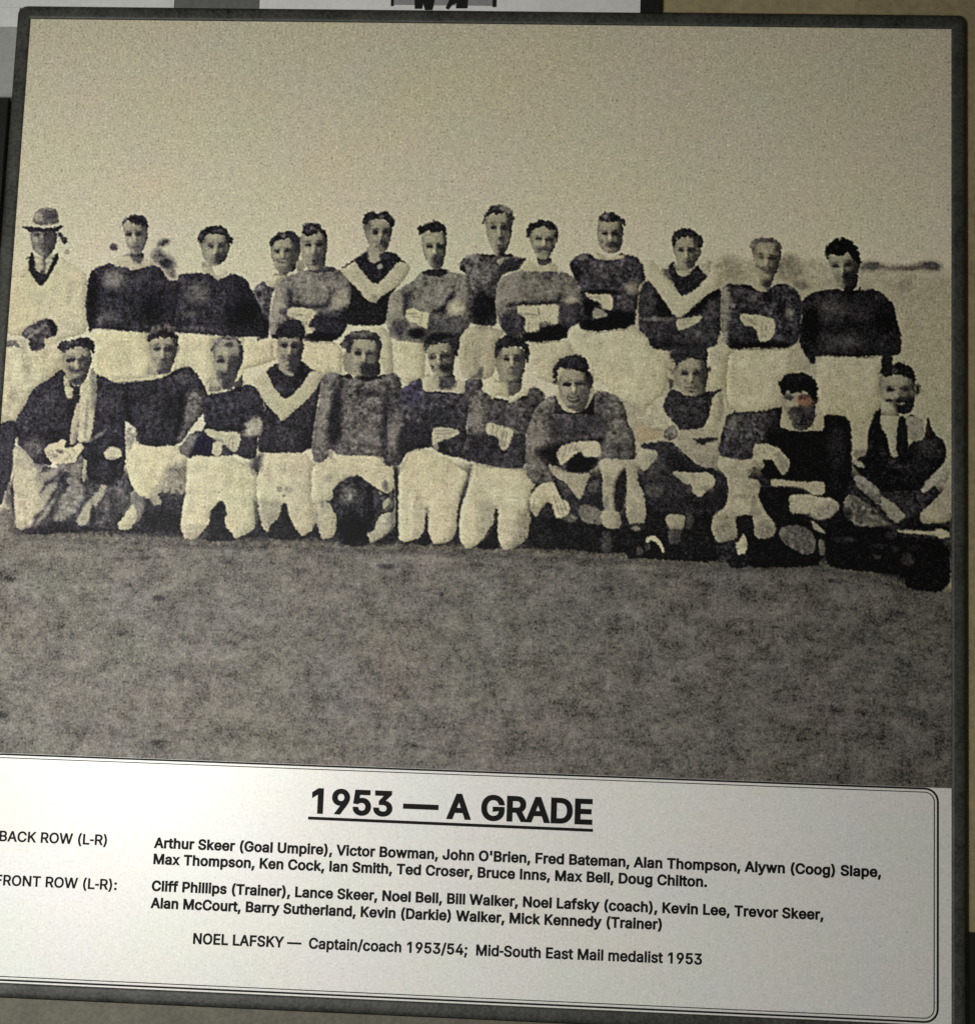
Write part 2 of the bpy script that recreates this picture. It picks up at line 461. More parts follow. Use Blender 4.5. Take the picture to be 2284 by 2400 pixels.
# --- dark jersey, light collar
w('back_two'); o(0, 470)
f('shorts', 188, "862,1200 1130,1225 1390,1240 1660,1240 1660,1800 862,1800")
b(172, 1000, 1160, 1310, 1420, a=.5); b(174, 900, 950, 1300, 1500, a=.4)
f('body', 158, "1190,470 1340,470 1360,600 1190,620")
f('jersey', 44, "820,760 850,660 930,620 1020,575 1080,605 1200,620 1240,650 1300,630 1440,590 1520,650 1580,750 1680,740 1720,900 1720,1236 1560,1240 1350,1240 1130,1220 880,1195 842,1240 815,1140 798,950", mot=.14)
b(98, 945, 1210, 625, 850, a=.75, hard=.1); b(74, 880, 1110, 1000, 1190, a=.6, hard=.1); s(20, "815,760 900,690 935,800 925,1000 885,1150 845,1220 812,1000", a=.8, soft=5); b(20, 1250, 1640, 820, 1230, a=.8, hard=.1); b(64, 1240, 1400, 660, 800, a=.5, hard=.1); b(32, 940, 1140, 850, 930, a=.6, hard=.1)
f('collar', 176, "1060,575 1120,520 1200,500 1330,545 1430,555 1445,600 1300,635 1215,655 1200,620 1080,612")
s(66, "1205,480 1345,480 1340,560 1300,600 1240,575", a=.9)
face(166, "1148,230 1168,330 1190,420 1230,490 1270,515 1335,480 1380,380 1388,230 1340,195 1200,195", 1210, 318, 1303, 312, 1275, 436, 0)
s(96, "1340,260 1390,230 1385,380 1340,480 1320,440", a=.85, soft=3); b(78, 1235, 1345, 385, 485, a=.85); b(48, 1178, 1242, 298, 336); b(40, 1265, 1342, 290, 332); b(176, 1235, 1270, 300, 370, a=.8); b(60, 1240, 1320, 425, 445, a=.7); b(70, 1240, 1330, 480, 520, a=.7); b(120, 1180, 1230, 390, 450, a=.5)
f('hair', 36, "1140,250 1150,190 1200,150 1270,132 1340,132 1385,190 1392,265 1360,240 1330,208 1270,222 1230,212 1190,190 1160,215", mot=.3)
b(90, 1155, 1200, 175, 210, a=.6); b(80, 1340, 1380, 150, 190, a=.6)

# --- dark jersey, wavy hair
w('back_three'); o(380, 470)
f('shorts', 189, "140,1250 450,1265 700,1280 780,1290 760,1700 420,1850 140,1700")
b(172, 770, 880, 1300, 1500, a=.5); b(176, 250, 420, 1330, 1420, a=.4)
f('body', 164, "370,560 470,600 480,700 370,680")
f('jersey', 42, "140,760 155,690 300,676 460,688 520,742 660,676 740,710 800,750 830,830 880,900 930,1000 985,1100 1000,1240 990,1290 880,1275 700,1280 450,1262 250,1246 105,1232 130,1000 165,850", mot=.14)
b(86, 190, 470, 720, 1000, a=.65, hard=.1); b(14, 560, 980, 850, 1260, a=.85, hard=.15); b(84, 165, 350, 1030, 1100, a=.65, hard=.1); b(64, 120, 480, 1170, 1240, a=.6, hard=.2); b(24, 650, 830, 720, 860, a=.6, hard=.1)
f('collar', 174, "460,672 490,676 520,700 555,690 620,648 600,705 560,725 520,750 480,700")
s(48, "460,605 560,600 612,580 600,655 550,690 485,665", a=.95)
face(168, "348,400 380,330 470,295 600,315 642,400 622,480 592,560 540,600 470,612 400,570 375,500", 455, 425, 546, 425, 500, 552, 0.3)
b(46, 480, 592, 478, 595, a=.95); b(128, 390, 450, 485, 555, a=.7); b(55, 422, 488, 408, 442); b(48, 508, 584, 403, 446); b(180, 470, 505, 440, 500, a=.8); b(150, 430, 480, 590, 640, a=.5); b(120, 590, 620, 400, 500, a=.7); b(100, 445, 490, 560, 580, a=.5)
f('hair', 30, "332,380 340,310 390,258 480,232 570,238 622,290 664,370 640,415 608,350 570,322 500,326 440,302 400,322 382,390 355,396", mot=.4)
b(80, 500, 600, 262, 300, a=.6); b(75, 350, 380, 310, 380, a=.5)

# --- smiling man half hidden in the gap
w('back_four'); o(380, 470)
f('jersey', 66, "850,860 880,800 960,752 985,800 1060,812 1020,900 1000,1290 910,1335 880,1300 960,1200 940,1050", mot=.2)
b(25, 900, 1000, 1080, 1290, a=.85); b(95, 920, 960, 880, 1000, a=.5); b(40, 870, 930, 840, 900, a=.6)
f('shorts', 188, "755,1340 830,1285 890,1345 920,1300 1000,1290 1080,1300 1100,1480 900,1550 690,1600 740,1450")
f('collar', 176, "985,800 960,752 1060,680 1180,690 1150,760 1070,815")
face(166, "1008,430 1020,520 1046,600 1090,672 1160,692 1240,655 1275,560 1300,450 1280,370 1180,345 1060,355", 1079, 474, 1174, 467, 1128, 563, 1)
b(42, 1050, 1108, 455, 492); b(38, 1134, 1214, 446, 488); b(72, 1040, 1212, 540, 585, a=.9); b(150, 1085, 1165, 552, 570, a=.85); b(88, 1120, 1240, 612, 692, a=.8); b(90, 1230, 1290, 480, 620, a=.75); b(185, 1100, 1140, 470, 535, a=.7); b(130, 1030, 1070, 590, 640, a=.6)
f('hair', 42, "1004,430 1018,360 1090,298 1180,282 1262,310 1302,360 1290,405 1255,435 1220,392 1190,352 1110,362 1060,392 1028,442", mot=.3)
b(110, 1110, 1160, 300, 345, a=.6)

# --- grey jersey, arms folded, curly hair
w('back_five'); o(380, 470)
f('shorts', 187, "1040,1290 1340,1325 1690,1330 1690,1700 1400,1600 1040,1500")
f('body', 160, "1255,560 1330,560 1330,700 1255,660")
f('jersey', 98, "1060,830 1110,740 1190,700 1320,660 1400,640 1540,620 1600,630 1700,660 1770,700 1800,790 1795,980 1745,1010 1765,1100 1720,1200 1640,1318 1370,1322 1040,1300 1000,1240 1008,1080 1035,950", mot=.12)
b(138, 1010, 1170, 820, 1290, a=.75, hard=.2); b(104, 1230, 1560, 680, 900, a=.6, hard=.2); s(42, "1170,830 1230,850 1225,960 1400,975 1500,995 1600,830 1645,820 1570,1000 1480,1015 1240,1000 1180,1010", a=.85, soft=5); b(142, 1560, 1790, 820, 1010, a=.7, hard=.2); s(44, "1370,1150 1450,1050 1600,1040 1745,1010 1765,1100 1680,1320 1345,1320 1400,1230", a=.9, soft=4); b(78, 1460, 1700, 1040, 1090, a=.6); b(20, 1330, 1700, 1235, 1320, a=.85, hard=.4); b(98, 1050, 1160, 1090, 1220, a=.8); b(64, 1090, 1180, 1000, 1080, a=.7); b(70, 1430, 1570, 690, 760, a=.35); b(20, 1010, 1100, 1250, 1310, a=.7)
f('body', 182, "1178,1015 1240,1000 1400,1018 1450,1050 1392,1110 1360,1180 1440,1200 1392,1250 1340,1242 1328,1130 1170,1085")
fingers((1200,1065,1340,1075),(1350,1130,1345,1210))
b(150, 1330, 1390, 1060, 1120, a=.5); b(96, 1385, 1450, 1195, 1220, a=.6)
face(166, "1292,330 1330,305 1470,285 1542,330 1552,430 1532,520 1522,620 1440,652 1360,640 1310,540 1290,450", 1364, 414, 1469, 411, 1425, 560, 0)
b(30, 1332, 1396, 395, 432); b(26, 1422, 1516, 388, 434); b(56, 1398, 1524, 470, 640, a=.92); b(128, 1328, 1392, 480, 600, a=.7); b(180, 1390, 1425, 420, 490, a=.7); b(110, 1530, 1560, 380, 470, a=.8); b(38, 1400, 1450, 560, 610, a=.7); b(90, 1320, 1400, 580, 660, a=.5)
f('collar', 58, "1400,640 1440,655 1520,610 1600,622 1640,650 1560,670 1430,680", mot=.15)
f('hair', 34, "1308,290 1328,220 1400,203 1480,218 1500,258 1542,290 1538,372 1510,312 1480,282 1420,325 1360,338 1315,312", mot=.5)
b(105, 1380, 1440, 235, 275, a=.6); b(100, 1440, 1480, 265, 290, a=.6)

# --- jersey with a light V, tall
w('back_six'); o(780, 470)
f('shorts', 172, "350,1190 500,1190 560,1320 570,1700 450,1560 420,1300")
f('jersey', 24, "60,640 190,560 300,470 560,480 630,530 740,640 560,860 520,1000 492,1175 200,1172 60,1150 150,1000 180,800", mot=.12)
f('chevron', 174, "60,650 182,585 205,560 300,700 395,792 480,725 605,560 740,610 640,790 545,840 460,890 400,942 340,950 200,800 120,720")
b(130, 340, 420, 880, 960, a=.7); b(160, 560, 640, 600, 780, a=.4)
f('jersey', 30, "193,540 290,500 340,560 480,480 560,480 628,530 600,590 480,720 395,787 330,720 240,610", mot=.15)
f('body', 152, "322,420 480,460 470,540 390,590 340,575 300,500")
b(40, 430, 530, 460, 560, a=.85); b(112, 415, 465, 590, 645, a=.8); s(22, "290,490 320,470 350,580 320,590 290,540", a=.8)
face(158, "280,250 300,200 330,170 460,182 562,240 545,330 522,430 480,490 400,490 340,425 300,330", 399, 296, 494, 290, 440, 432, 0.3)
b(34, 370, 428, 272, 320); b(44, 460, 528, 268, 312); b(50, 430, 522, 355, 435, a=.92); b(92, 350, 414, 365, 405, a=.85); b(172, 425, 462, 290, 355, a=.8); b(110, 500, 545, 320, 440, a=.7); b(70, 400, 470, 425, 445, a=.6); b(120, 350, 420, 440, 490, a=.5)
f('hair', 32, "270,220 280,160 330,108 430,106 520,108 572,170 577,255 540,252 510,192 440,170 340,175 320,240 285,242", mot=.4)
b(86, 430, 480, 120, 180, a=.7)

# --- grey jersey, arms folded, neat dark hair
w('back_seven'); o(780, 470)
f('shorts', 189, "560,1310 870,1320 860,1720 650,1720 570,1560")
b(165, 560, 600, 1330, 1650, a=.6)
f('jersey', 96, "540,870 620,830 740,760 830,670 1030,640 1140,670 1280,700 1330,760 1325,1000 1280,1200 1190,1320 870,1340 560,1302 528,1270 498,1130 520,950", mot=.12)
b(124, 510, 660, 830, 1160, a=.7, hard=.2); b(104, 740, 1080, 740, 980, a=.5, hard=.1); s(48, "650,850 720,860 715,990 690,1020 655,1060 660,960", a=.8, soft=4); s(36, "1080,890 1150,850 1112,960 1050,1055 980,1062 900,1050 1010,1010", a=.9, soft=4); b(148, 1060, 1235, 920, 1080, a=.85, hard=.4); s(70, "890,1100 1000,1062 1060,1090 1200,1080 1280,1130 1190,1320 870,1335", a=.85, soft=4); b(60, 550, 700, 1110, 1290, a=.8, hard=.3); b(24, 690, 880, 1190, 1300, a=.9, hard=.3); b(34, 870, 1190, 1240, 1340, a=.75); b(78, 560, 700, 1130, 1170, a=.6); b(94, 900, 1010, 1080, 1110, a=.6); b(30, 1130, 1200, 1250, 1330, a=.7)
f('body', 186, "690,1020 760,1003 800,1040 902,1050 892,1110 882,1200 820,1172 700,1120 680,1060")
fingers((700,1060,800,1060),(710,1090,810,1095),(830,1060,825,1150))
f('collar', 34, "820,670 920,640 1020,636 1092,682 1000,712 880,702", mot=.2)
face(168, "828,300 870,285 1050,295 1072,380 1052,500 1025,640 930,645 858,530 838,430", 902, 426, 1003, 430, 965, 545, 0)
b(28, 866, 938, 408, 444); b(26, 958, 1048, 402, 458); b(42, 918, 1042, 490, 645, a=.95); b(116, 832, 892, 490, 560, a=.75); b(182, 928, 962, 430, 500, a=.8); b(64, 1050, 1084, 380, 440, a=.8); b(140, 860, 920, 560, 640, a=.5); b(70, 950, 1010, 530, 560, a=.7); b(150, 920, 990, 345, 375, a=.4)
f('hair', 30, "798,290 803,240 860,213 960,183 1032,220 1072,290 1064,345 1030,292 960,302 900,290 850,292 818,332", mot=.35)

# --- tall fair man behind
w('back_eight'); o(1100, 470)
f('shorts', 164, "0,1170 280,1190 330,1240 240,1340 240,1640 100,1690 -80,1660 -110,1300", mot=.07)
b(128, 40, 110, 1330, 1640, a=.5); b(140, -60, 0, 1420, 1500, a=.5); s(60, "90,1560 130,1560 130,1660 60,1670 0,1660 80,1620", a=.8)
f('jersey', 72, "-100,640 -90,570 -40,520 60,495 110,500 250,510 380,495 450,530 540,540 470,650 320,680 260,790 240,960 268,1190 20,1160 -20,1100 10,760 -30,690", mot=.2)
b(22, -10, 270, 830, 1200, a=.9, hard=.4); b(82, 30, 220, 560, 780, a=.5, hard=.1); s(30, "110,505 240,500 250,520 150,530", a=.9); s(40, "300,600 360,530 470,545 520,540 440,650 260,670", a=.85); b(120, -60, 0, 500, 540, a=.6); b(26, -100, -30, 600, 690, a=.7); b(44, 200, 260, 680, 800, a=.5)
f('collar', 142, "248,560 330,528 292,614")
face(166, "150,170 200,125 390,125 402,220 392,330 370,420 330,500 250,512 200,440 160,320", 223, 250, 321, 252, 290, 425, 0)
b(38, 190, 256, 234, 266); b(36, 280, 362, 224, 280); b(54, 270, 346, 312, 402, a=.92); b(42, 246, 392, 420, 520, a=.95); b(92, 300, 380, 400, 440, a=.7); b(30, 386, 424, 222, 282, a=.95); b(184, 255, 290, 250, 330, a=.7); b(140, 165, 230, 340, 400, a=.6); b(120, 330, 390, 290, 400, a=.5); b(20, 260, 350, 480, 520, a=.8)
f('hair', 72, "128,170 150,108 190,60 260,33 340,42 398,80 412,160 396,245 380,172 340,112 280,130 200,118 150,190 134,212", mot=.3)
s(28, "150,150 190,92 290,82 330,112 280,130 200,120 152,172", a=.9); b(120, 300, 390, 55, 110, a=.6); b(40, 385, 420, 222, 285, a=.9)

# --- light collar, smiling, arms folded
w('back_nine'); o(1100, 470)
f('shorts', 187, "540,1335 910,1310 1000,1310 1250,1300 1250,1720 760,1720 600,1650 555,1480")
b(174, 700, 880, 1360, 1440, a=.4)
f('jersey', 92, "260,800 300,720 400,680 470,650 560,660 800,660 900,670 980,720 1042,830 1062,950 1052,1130 922,1200 912,1302 620,1333 380,1300 290,1200 238,1000", mot=.12)
b(112, 250, 430, 720, 1000, a=.6, hard=.2); b(98, 480, 860, 700, 900, a=.5, hard=.1); s(38, "440,950 640,958 815,930 842,870 865,890 835,968 640,985 450,985 330,1000 400,960", a=.9, soft=4); s(50, "285,1080 450,1000 530,1080 505,1240 380,1300 290,1190", a=.85, soft=4); s(20, "495,1240 640,1235 660,1190 780,1160 920,1140 922,1310 620,1333 500,1318", a=.95, soft=3); s(58, "835,960 1052,900 1062,1130 910,1200 850,1160 825,1060", a=.85, soft=4); b(136, 870, 1050, 895, 975, a=.7, hard=.2); b(60, 680, 800, 655, 740, a=.6); b(74, 310, 450, 1020, 1080, a=.5)
f('body', 184, "440,980 640,985 832,968 832,1080 810,1165 760,1152 720,1132 660,1142 642,1225 508,1225 530,1100 452,1055")
fingers((450,1055,640,1075),(640,1000,660,1120),(560,1130,545,1215))
b(98, 655, 770, 1130, 1165, a=.8); b(120, 470, 620, 1058, 1075, a=.6); b(130, 520, 640, 1090, 1100, a=.5)
f('body', 150, "620,520 770,520 760,620 660,640")
f('collar', 176, "470,620 520,568 600,575 650,625 700,602 765,568 832,620 822,672 740,652 680,664 500,657")
s(52, "618,538 770,528 762,585 690,612 640,595", a=.9)
face(168, "553,300 600,245 780,245 812,320 802,420 772,500 722,550 650,545 600,470 568,390", 645, 358, 746, 363, 700, 470, 1)
b(40, 606, 684, 342, 374); b(36, 698, 794, 342, 384); b(56, 598, 796, 425, 492, a=.9); b(142, 665, 742, 466, 484, a=.85); b(66, 735, 795, 440, 540, a=.8); b(184, 672, 706, 360, 425, a=.8); b(90, 640, 740, 500, 515, a=.5); b(116, 780, 812, 340, 440, a=.6)
f('hair', 28, "528,330 533,260 590,198 680,178 760,186 812,240 833,320 820,405 800,332 780,272 700,247 620,252 575,282 558,352", mot=.3)

# --- dark jersey, light collar, arms folded
w('back_ten'); o(1100, 470)
f('shorts', 187, "940,1210 1000,1200 1200,1235 1540,1190 1600,1270 1690,1290 1690,1380 1850,1420 1860,1700 1740,1980 1400,1850 1140,1600 1000,1500 940,1330")
b(150, 1060, 1160, 1235, 1290, a=.6); b(170, 1160, 1300, 1280, 1340, a=.4); b(172, 1480, 1560, 1400, 1700, a=.4); b(160, 1130, 1170, 1500, 1700, a=.5)
f('jersey', 50, "930,580 1020,500 1110,488 1190,540 1300,560 1450,500 1560,518 1640,620 1652,740 1592,780 1582,850 1562,1060 1542,1185 1200,1230 1010,1202 1050,1000 1040,830 960,680", mot=.2)
b(104, 1440, 1640, 740, 900, a=.75, hard=.2); b(22, 1050, 1440, 830, 885, a=.85); s(16, "1055,1100 1160,1110 1290,1090 1345,1020 1562,1040 1542,1185 1200,1230 1055,1205", a=.95, soft=4); b(26, 950, 1050, 600, 800, a=.55); b(64, 1360, 1560, 900, 1040, a=.55, hard=.1); b(72, 1100, 1400, 580, 760, a=.4, hard=.1); s(16, "1070,920 1150,935 1230,960 1160,1000 1150,1100 1060,1060", a=.9, soft=3); b(84, 1000, 1110, 500, 560, a=.5)
f('body', 182, "1068,860 1180,880 1342,878 1342,1032 1240,1012 1228,952 1150,932")
fingers((1120,900,1240,925),(1180,895,1300,915))
f('body', 122, "1160,1000 1220,1010 1292,1060 1282,1090 1180,1112 1150,1100")
f('collar', 177, "1178,540 1188,488 1250,510 1290,545 1340,545 1420,488 1452,498 1442,546 1340,556 1200,552")
s(40, "1265,480 1395,480 1380,520 1330,545 1290,540", a=.95)
face(162, "1198,220 1220,182 1420,190 1442,280 1432,400 1402,475 1330,495 1250,475 1210,400 1198,300", 1264, 306, 1365, 310, 1320, 430, 0.5)
b(36, 1228, 1300, 288, 324); b(36, 1318, 1412, 286, 334); b(40, 1282, 1410, 378, 450, a=.95); b(84, 1210, 1264, 355, 405, a=.8); b(140, 1270, 1345, 444, 464, a=.8); b(182, 1292, 1322, 310, 370, a=.8); b(78, 1290, 1400, 470, 495, a=.7); b(100, 1415, 1442, 300, 400, a=.6); b(60, 1230, 1270, 430, 470, a=.5)
f('hair', 56, "1193,200 1208,150 1280,108 1340,103 1402,140 1452,180 1464,235 1430,226 1380,188 1310,208 1240,192", mot=.35)
b(22, 1300, 1420, 130, 190, a=.7); b(110, 1240, 1300, 130, 165, a=.6)

# --- jersey with a light V, arms folded
w('back_eleven'); o(1480, 470)
f('shorts', 178, "160,1390 350,1410 800,1360 930,1330 935,1390 930,1960 760,1960 700,1500 420,1560")
b(158, 740, 900, 1400, 1560, a=.5); b(160, 820, 880, 1600, 1900, a=.4)
f('jersey', 47, "60,1080 60,880 110,760 180,740 250,850 420,1090 480,1080 720,860 840,815 832,1000 832,1250 790,1362 700,1395 350,1412 180,1385 155,1290 60,1215", mot=.16)
s(24, "250,860 420,1095 210,1085 230,950", a=.9, soft=3); s(20, "480,1080 710,862 832,820 825,900 700,960 640,1060", a=.9, soft=3); b(62, 90, 230, 830, 1060, a=.6, hard=.1); b(66, 680, 820, 900, 1060, a=.5, hard=.1); b(74, 60, 400, 1085, 1130, a=.6); b(30, 180, 420, 1260, 1400, a=.7); b(64, 440, 800, 1150, 1330, a=.5, hard=.1)
f('chevron', 178, "120,560 200,560 290,660 460,895 600,830 700,740 740,620 760,610 850,700 822,812 720,862 480,1082 415,1098 320,960 160,750 110,690")
f('jersey', 36, "335,650 355,590 400,575 430,680 520,712 620,590 645,660 712,712 600,832 480,902 420,852 380,752", mot=.16)
s(66, "285,640 340,640 375,720 390,790 350,740 300,690", a=.8, clip=False); b(64, 685, 735, 630, 680, a=.85)
f('body', 172, "420,1110 560,1090 662,1080 642,1120 590,1162 440,1222 415,1180")
fingers((450,1130,580,1115),(460,1160,580,1140))
f('body', 162, "395,590 430,610 530,640 500,715 440,695 405,650")
face(166, "378,400 420,335 580,335 642,400 652,480 612,570 560,645 480,645 430,610 398,500", 466, 464, 552, 465, 525, 575, 0)
b(46, 434, 498, 446, 482); b(40, 512, 592, 438, 492); b(52, 496, 612, 535, 650, a=.92); b(178, 488, 520, 470, 535, a=.8); b(100, 600, 650, 420, 540, a=.7); b(60, 500, 560, 565, 585, a=.6); b(140, 400, 440, 480, 560, a=.5); b(150, 440, 470, 570, 620, a=.4)
f('hair', 34, "368,400 373,330 400,288 470,263 560,268 642,330 672,390 652,445 620,412 600,342 540,347 430,347 393,430", mot=.35)
b(64, 600, 655, 320, 400, a=.6)

# --- fair thinning hair, arms folded
w('back_twelve'); o(1480, 470)
f('shorts', 184, "920,1385 1480,1380 1560,1330 1640,1440 1640,1660 1400,1820 1395,1975 915,1975 880,1700")
b(170, 940, 1000, 1420, 1800, a=.4)
f('jersey', 50, "838,820 900,775 1000,785 1100,788 1210,862 1330,800 1420,768 1520,808 1592,920 1592,1100 1562,1320 1480,1380 1180,1375 925,1395 858,1300 830,1100", mot=.2)
s(104, "835,830 905,800 930,1000 900,1200 905,1320 860,1310 835,1100", a=.75, soft=4); s(16, "930,1345 1180,1315 1480,1340 1470,1390 925,1395", a=.9, soft=3); b(86, 1415, 1545, 990, 1110, a=.65, hard=.2); b(26, 1000, 1180, 1000, 1090, a=.5); b(30, 1020, 1180, 1180, 1310, a=.7); b(24, 1220, 1330, 800, 960, a=.6); b(22, 1360, 1440, 900, 1120, a=.6); b(78, 1020, 1180, 850, 960, a=.4, hard=.1); s(18, "1000,800 1090,785 1180,850 1090,830", a=.8)
f('body', 173, "1008,1070 1060,1058 1200,1080 1352,1120 1332,1250 1290,1312 1190,1322 1168,1200 1100,1172 1030,1152")
fingers((1040,1090,1160,1130),(1060,1120,1170,1160),(1220,1130,1215,1290),(1260,1140,1250,1290))
f('body', 160, "1185,660 1330,700 1310,800 1255,860 1200,800")
face(160, "1118,420 1150,385 1380,392 1402,460 1392,560 1362,650 1322,760 1255,795 1200,710 1166,600 1128,500", 1215, 528, 1310, 540, 1262, 650, 0.4)
b(78, 1168, 1262, 508, 548, a=.9); b(46, 1268, 1352, 516, 562); b(130, 1260, 1300, 475, 500, a=.6); s(44, "1160,600 1250,650 1345,610 1330,690 1255,672", a=.9, soft=2); b(40, 1220, 1325, 735, 850, a=.85); b(64, 1350, 1405, 520, 580, a=.8); b(176, 1225, 1265, 540, 610, a=.7); b(150, 1190, 1240, 680, 740, a=.5); b(96, 1340, 1385, 470, 520, a=.7); b(80, 1290, 1340, 560, 610, a=.6)
f('hair', 98, "1098,430 1128,370 1200,343 1330,348 1402,400 1408,475 1380,422 1300,397 1160,402 1118,445", mot=.25)
s(70, "1150,360 1340,352 1370,385 1300,395 1160,392", a=.7)

# --- broad man in a near-black jersey at the right end
w('back_thirteen'); o(1815, 530)
f('shorts', 176, "388,1220 700,1235 990,1220 1015,1300 995,1400 1000,1720 900,1850 730,1830 460,1790 395,1600")
f('body', 158, "150,1200 230,1130 350,1290 260,1370 160,1330")
f('jersey', 28, "240,720 300,650 400,608 560,588 640,600 780,600 900,578 1000,618 1112,730 1152,900 1192,1050 1180,1190 1100,1225 1000,1212 700,1227 385,1215 385,1290 352,1298 280,1200 225,1100 230,1000 255,850", mot=.2)
b(64, 350, 700, 640, 900, a=.75, hard=.1); b(60, 380, 880, 1000, 1180, a=.7, hard=.1); b(8, 250, 430, 740, 1120, a=.8, hard=.2); b(8, 920, 1140, 780, 1000, a=.8, hard=.2); b(40, 700, 920, 700, 900, a=.6, hard=.1); b(10, 600, 960, 1200, 1235, a=.8); b(18, 680, 760, 600, 700, a=.5)
f('body', 26, "990,1205 1105,1215 1100,1300 1010,1375")
f('collar', 150, "775,600 800,560 850,545 900,580 850,600")
face(156, "493,300 530,262 640,272 700,245 775,310 800,380 775,440 775,560 700,620 650,600 600,560 540,440", 567, 372, 686, 360, 640, 510, 0.3)
s(10, "640,560 790,540 775,610 700,640 640,610", a=.9)
b(42, 528, 606, 354, 390); b(24, 638, 734, 338, 380); s(26, "635,430 740,418 830,470 842,540 770,565 650,565", a=.95, soft=2); b(102, 515, 625, 425, 525, a=.8); b(176, 600, 640, 380, 420, a=.6); b(90, 560, 640, 530, 590, a=.6); b(20, 770, 820, 310, 400, a=.9); b(50, 735, 780, 340, 440, a=.6)
f('hair', 10, "468,260 488,190 560,123 650,113 740,140 792,230 782,300 822,340 790,352 720,292 690,252 640,272 560,267 520,272 498,318", mot=.3)

# ================================================================ front row, from the left
w('scene'); o(0, 770)
f('dark_post', 50, "8,890 50,868 145,853 170,960 130,1120 110,1400 60,1500 10,1660 -40,1660 -40,930", mot=.12)

# --- kneeling trainer with a towel over his shoulder
w('trainer')
f('shoes', 34, "170,1890 350,1860 500,1810 720,1790 860,1840 1000,1860 900,1900 600,1910 400,1935 250,1925", mot=.25)
f('trousers', 62, "120,1110 200,1100 330,1200 420,1290 560,1310 640,1330 800,1440 900,1370 1050,1320 1150,1350 1240,1500 1210,1640 1110,1790 1090,1870 900,1890 860,1850 740,1850 690,1800 480,1820 350,1872 180,1884 140,1860 130,1600 120,1300", mot=.2)
s(176, "118,1110 210,1110 320,1200 300,1270 400,1300 330,1400 420,1440 360,1560 470,1560 400,1680 320,1760 300,1850 180,1888 140,1860 128,1600 115,1300", a=.95, soft=3, mot=.1)
s(140, "300,1380 520,1310 560,1340 440,1420 360,1470", a=.8, soft=3); s(84, "260,1290 420,1230 480,1260 360,1340 340,1310", a=.8, soft=2.5); b(150, 190, 320, 1200, 1330, a=.5)
s(150, "400,1500 520,1440 530,1490 430,1620 350,1720 330,1700", a=.75, soft=2.5); s(136, "380,1760 500,1590 530,1600 430,1760 330,1860 310,1850", a=.85, soft=2.5)
s(112, "570,1560 640,1490 790,1480 780,1570 720,1690 620,1790 490,1800 540,1640", a=.85, soft=3.5, mot=.2); b(64, 470, 560, 1640, 1740, a=.6)
s(150, "960,1460 1020,1420 985,1530 905,1660 810,1835 740,1842 728,1780 810,1640 900,1540", a=.95, soft=2)
s(84, "1010,1380 1080,1300 1060,1400 990,1470", a=.7, soft=2); b(86, 960, 1030, 1560, 1700, a=.6); b(92, 1090, 1170, 1480, 1640, a=.5); b(26, 840, 900, 1640, 1860, a=.7); b(28, 560, 680, 1340, 1480, a=.6); b(30, 1040, 1180, 1640, 1860, a=.5)
f('jacket', 42, "108,960 160,820 240,700 290,590 380,510 480,460 560,378 610,398 640,480 720,560 880,430 930,432 1060,500 1120,600 1180,800 1172,1000 1182,1200 1150,1400 1010,1480 860,1440 760,1300 600,1200 440,1180 500,1290 400,1270 330,1262 200,1110 160,1090 165,1000", mot=.16)
b(80, 210, 420, 1010, 1230, a=.7, hard=.2); b(60, 300, 560, 560, 900, a=.5, hard=.1); b(24, 620, 720, 620, 900, a=.5); b(28, 1010, 1120, 1000, 1450, a=.5); s(84, "830,1040 940,970 1000,940 980,980 880,1050 800,1080", a=.7); b(28, 800, 960, 1100, 1420, a=.6); b(22, 420, 620, 940, 1060, a=.5); b(58, 920, 1100, 520, 760, a=.4)
f('trousers', 96, "510,1262 720,1250 770,1180 780,1330 850,1440 760,1480 650,1480 580,1340", mot=.15)
b(28, 590, 660, 1340, 1400, a=.6); b(36, 740, 860, 1400, 1470, a=.8); b(120, 660, 740, 1270, 1360, a=.4)
f('shirt', 176, "598,420 640,480 665,560 730,560 704,650 650,662 618,620 600,520")
f('tie', 38, "700,530 742,540 722,700 692,722 672,640")
face(166, "592,240 640,195 740,155 830,195 862,260 852,330 826,430 772,525 700,535 650,490 612,420 585,330", 660, 292, 780, 298, 715, 445, 0.6)
s(46, "615,292 700,268 712,290 690,312 618,314", a=.9, soft=1); s(56, "722,274 822,266 850,330 740,335", a=.9, soft=1); b(96, 740, 810, 305, 330, a=.6); s(54, "622,352 660,350 690,372 725,385 800,335 835,330 825,410 740,412 650,412", a=.9, soft=2); b(156, 660, 775, 425, 465, a=.7); s(50, "655,485 780,425 826,425 790,510 720,545 660,525", a=.9, soft=2); b(186, 690, 726, 300, 360, a=.8); b(180, 640, 740, 200, 260, a=.4); b(100, 640, 690, 440, 470, a=.6); b(96, 826, 858, 200, 300, a=.6)
f('hair', 40, "528,182 560,130 640,105 740,88 800,78 872,110 892,170 872,245 830,200 762,170 700,180 632,200 590,238", mot=.35)
b(84, 640, 740, 110, 150, a=.5); b(14, 780, 880, 110, 170, a=.5)
f('towel', 172, "758,520 835,460 845,380 880,360 912,500 884,800 852,1030 790,1070 725,1070 738,900 738,700", mot=.08)
s(104, "845,380 885,360 912,500 898,760 860,760 850,560 840,470", a=.85, soft=3); s(110, "815,660 840,660 812,1030 785,1030 800,820", a=.7); b(120, 850, 880, 690, 740, a=.6)
f('towel', 158, "720,690 750,760 730,960 690,1095 648,1085 668,910")
b(110, 690, 715, 960, 1090, a=.6)
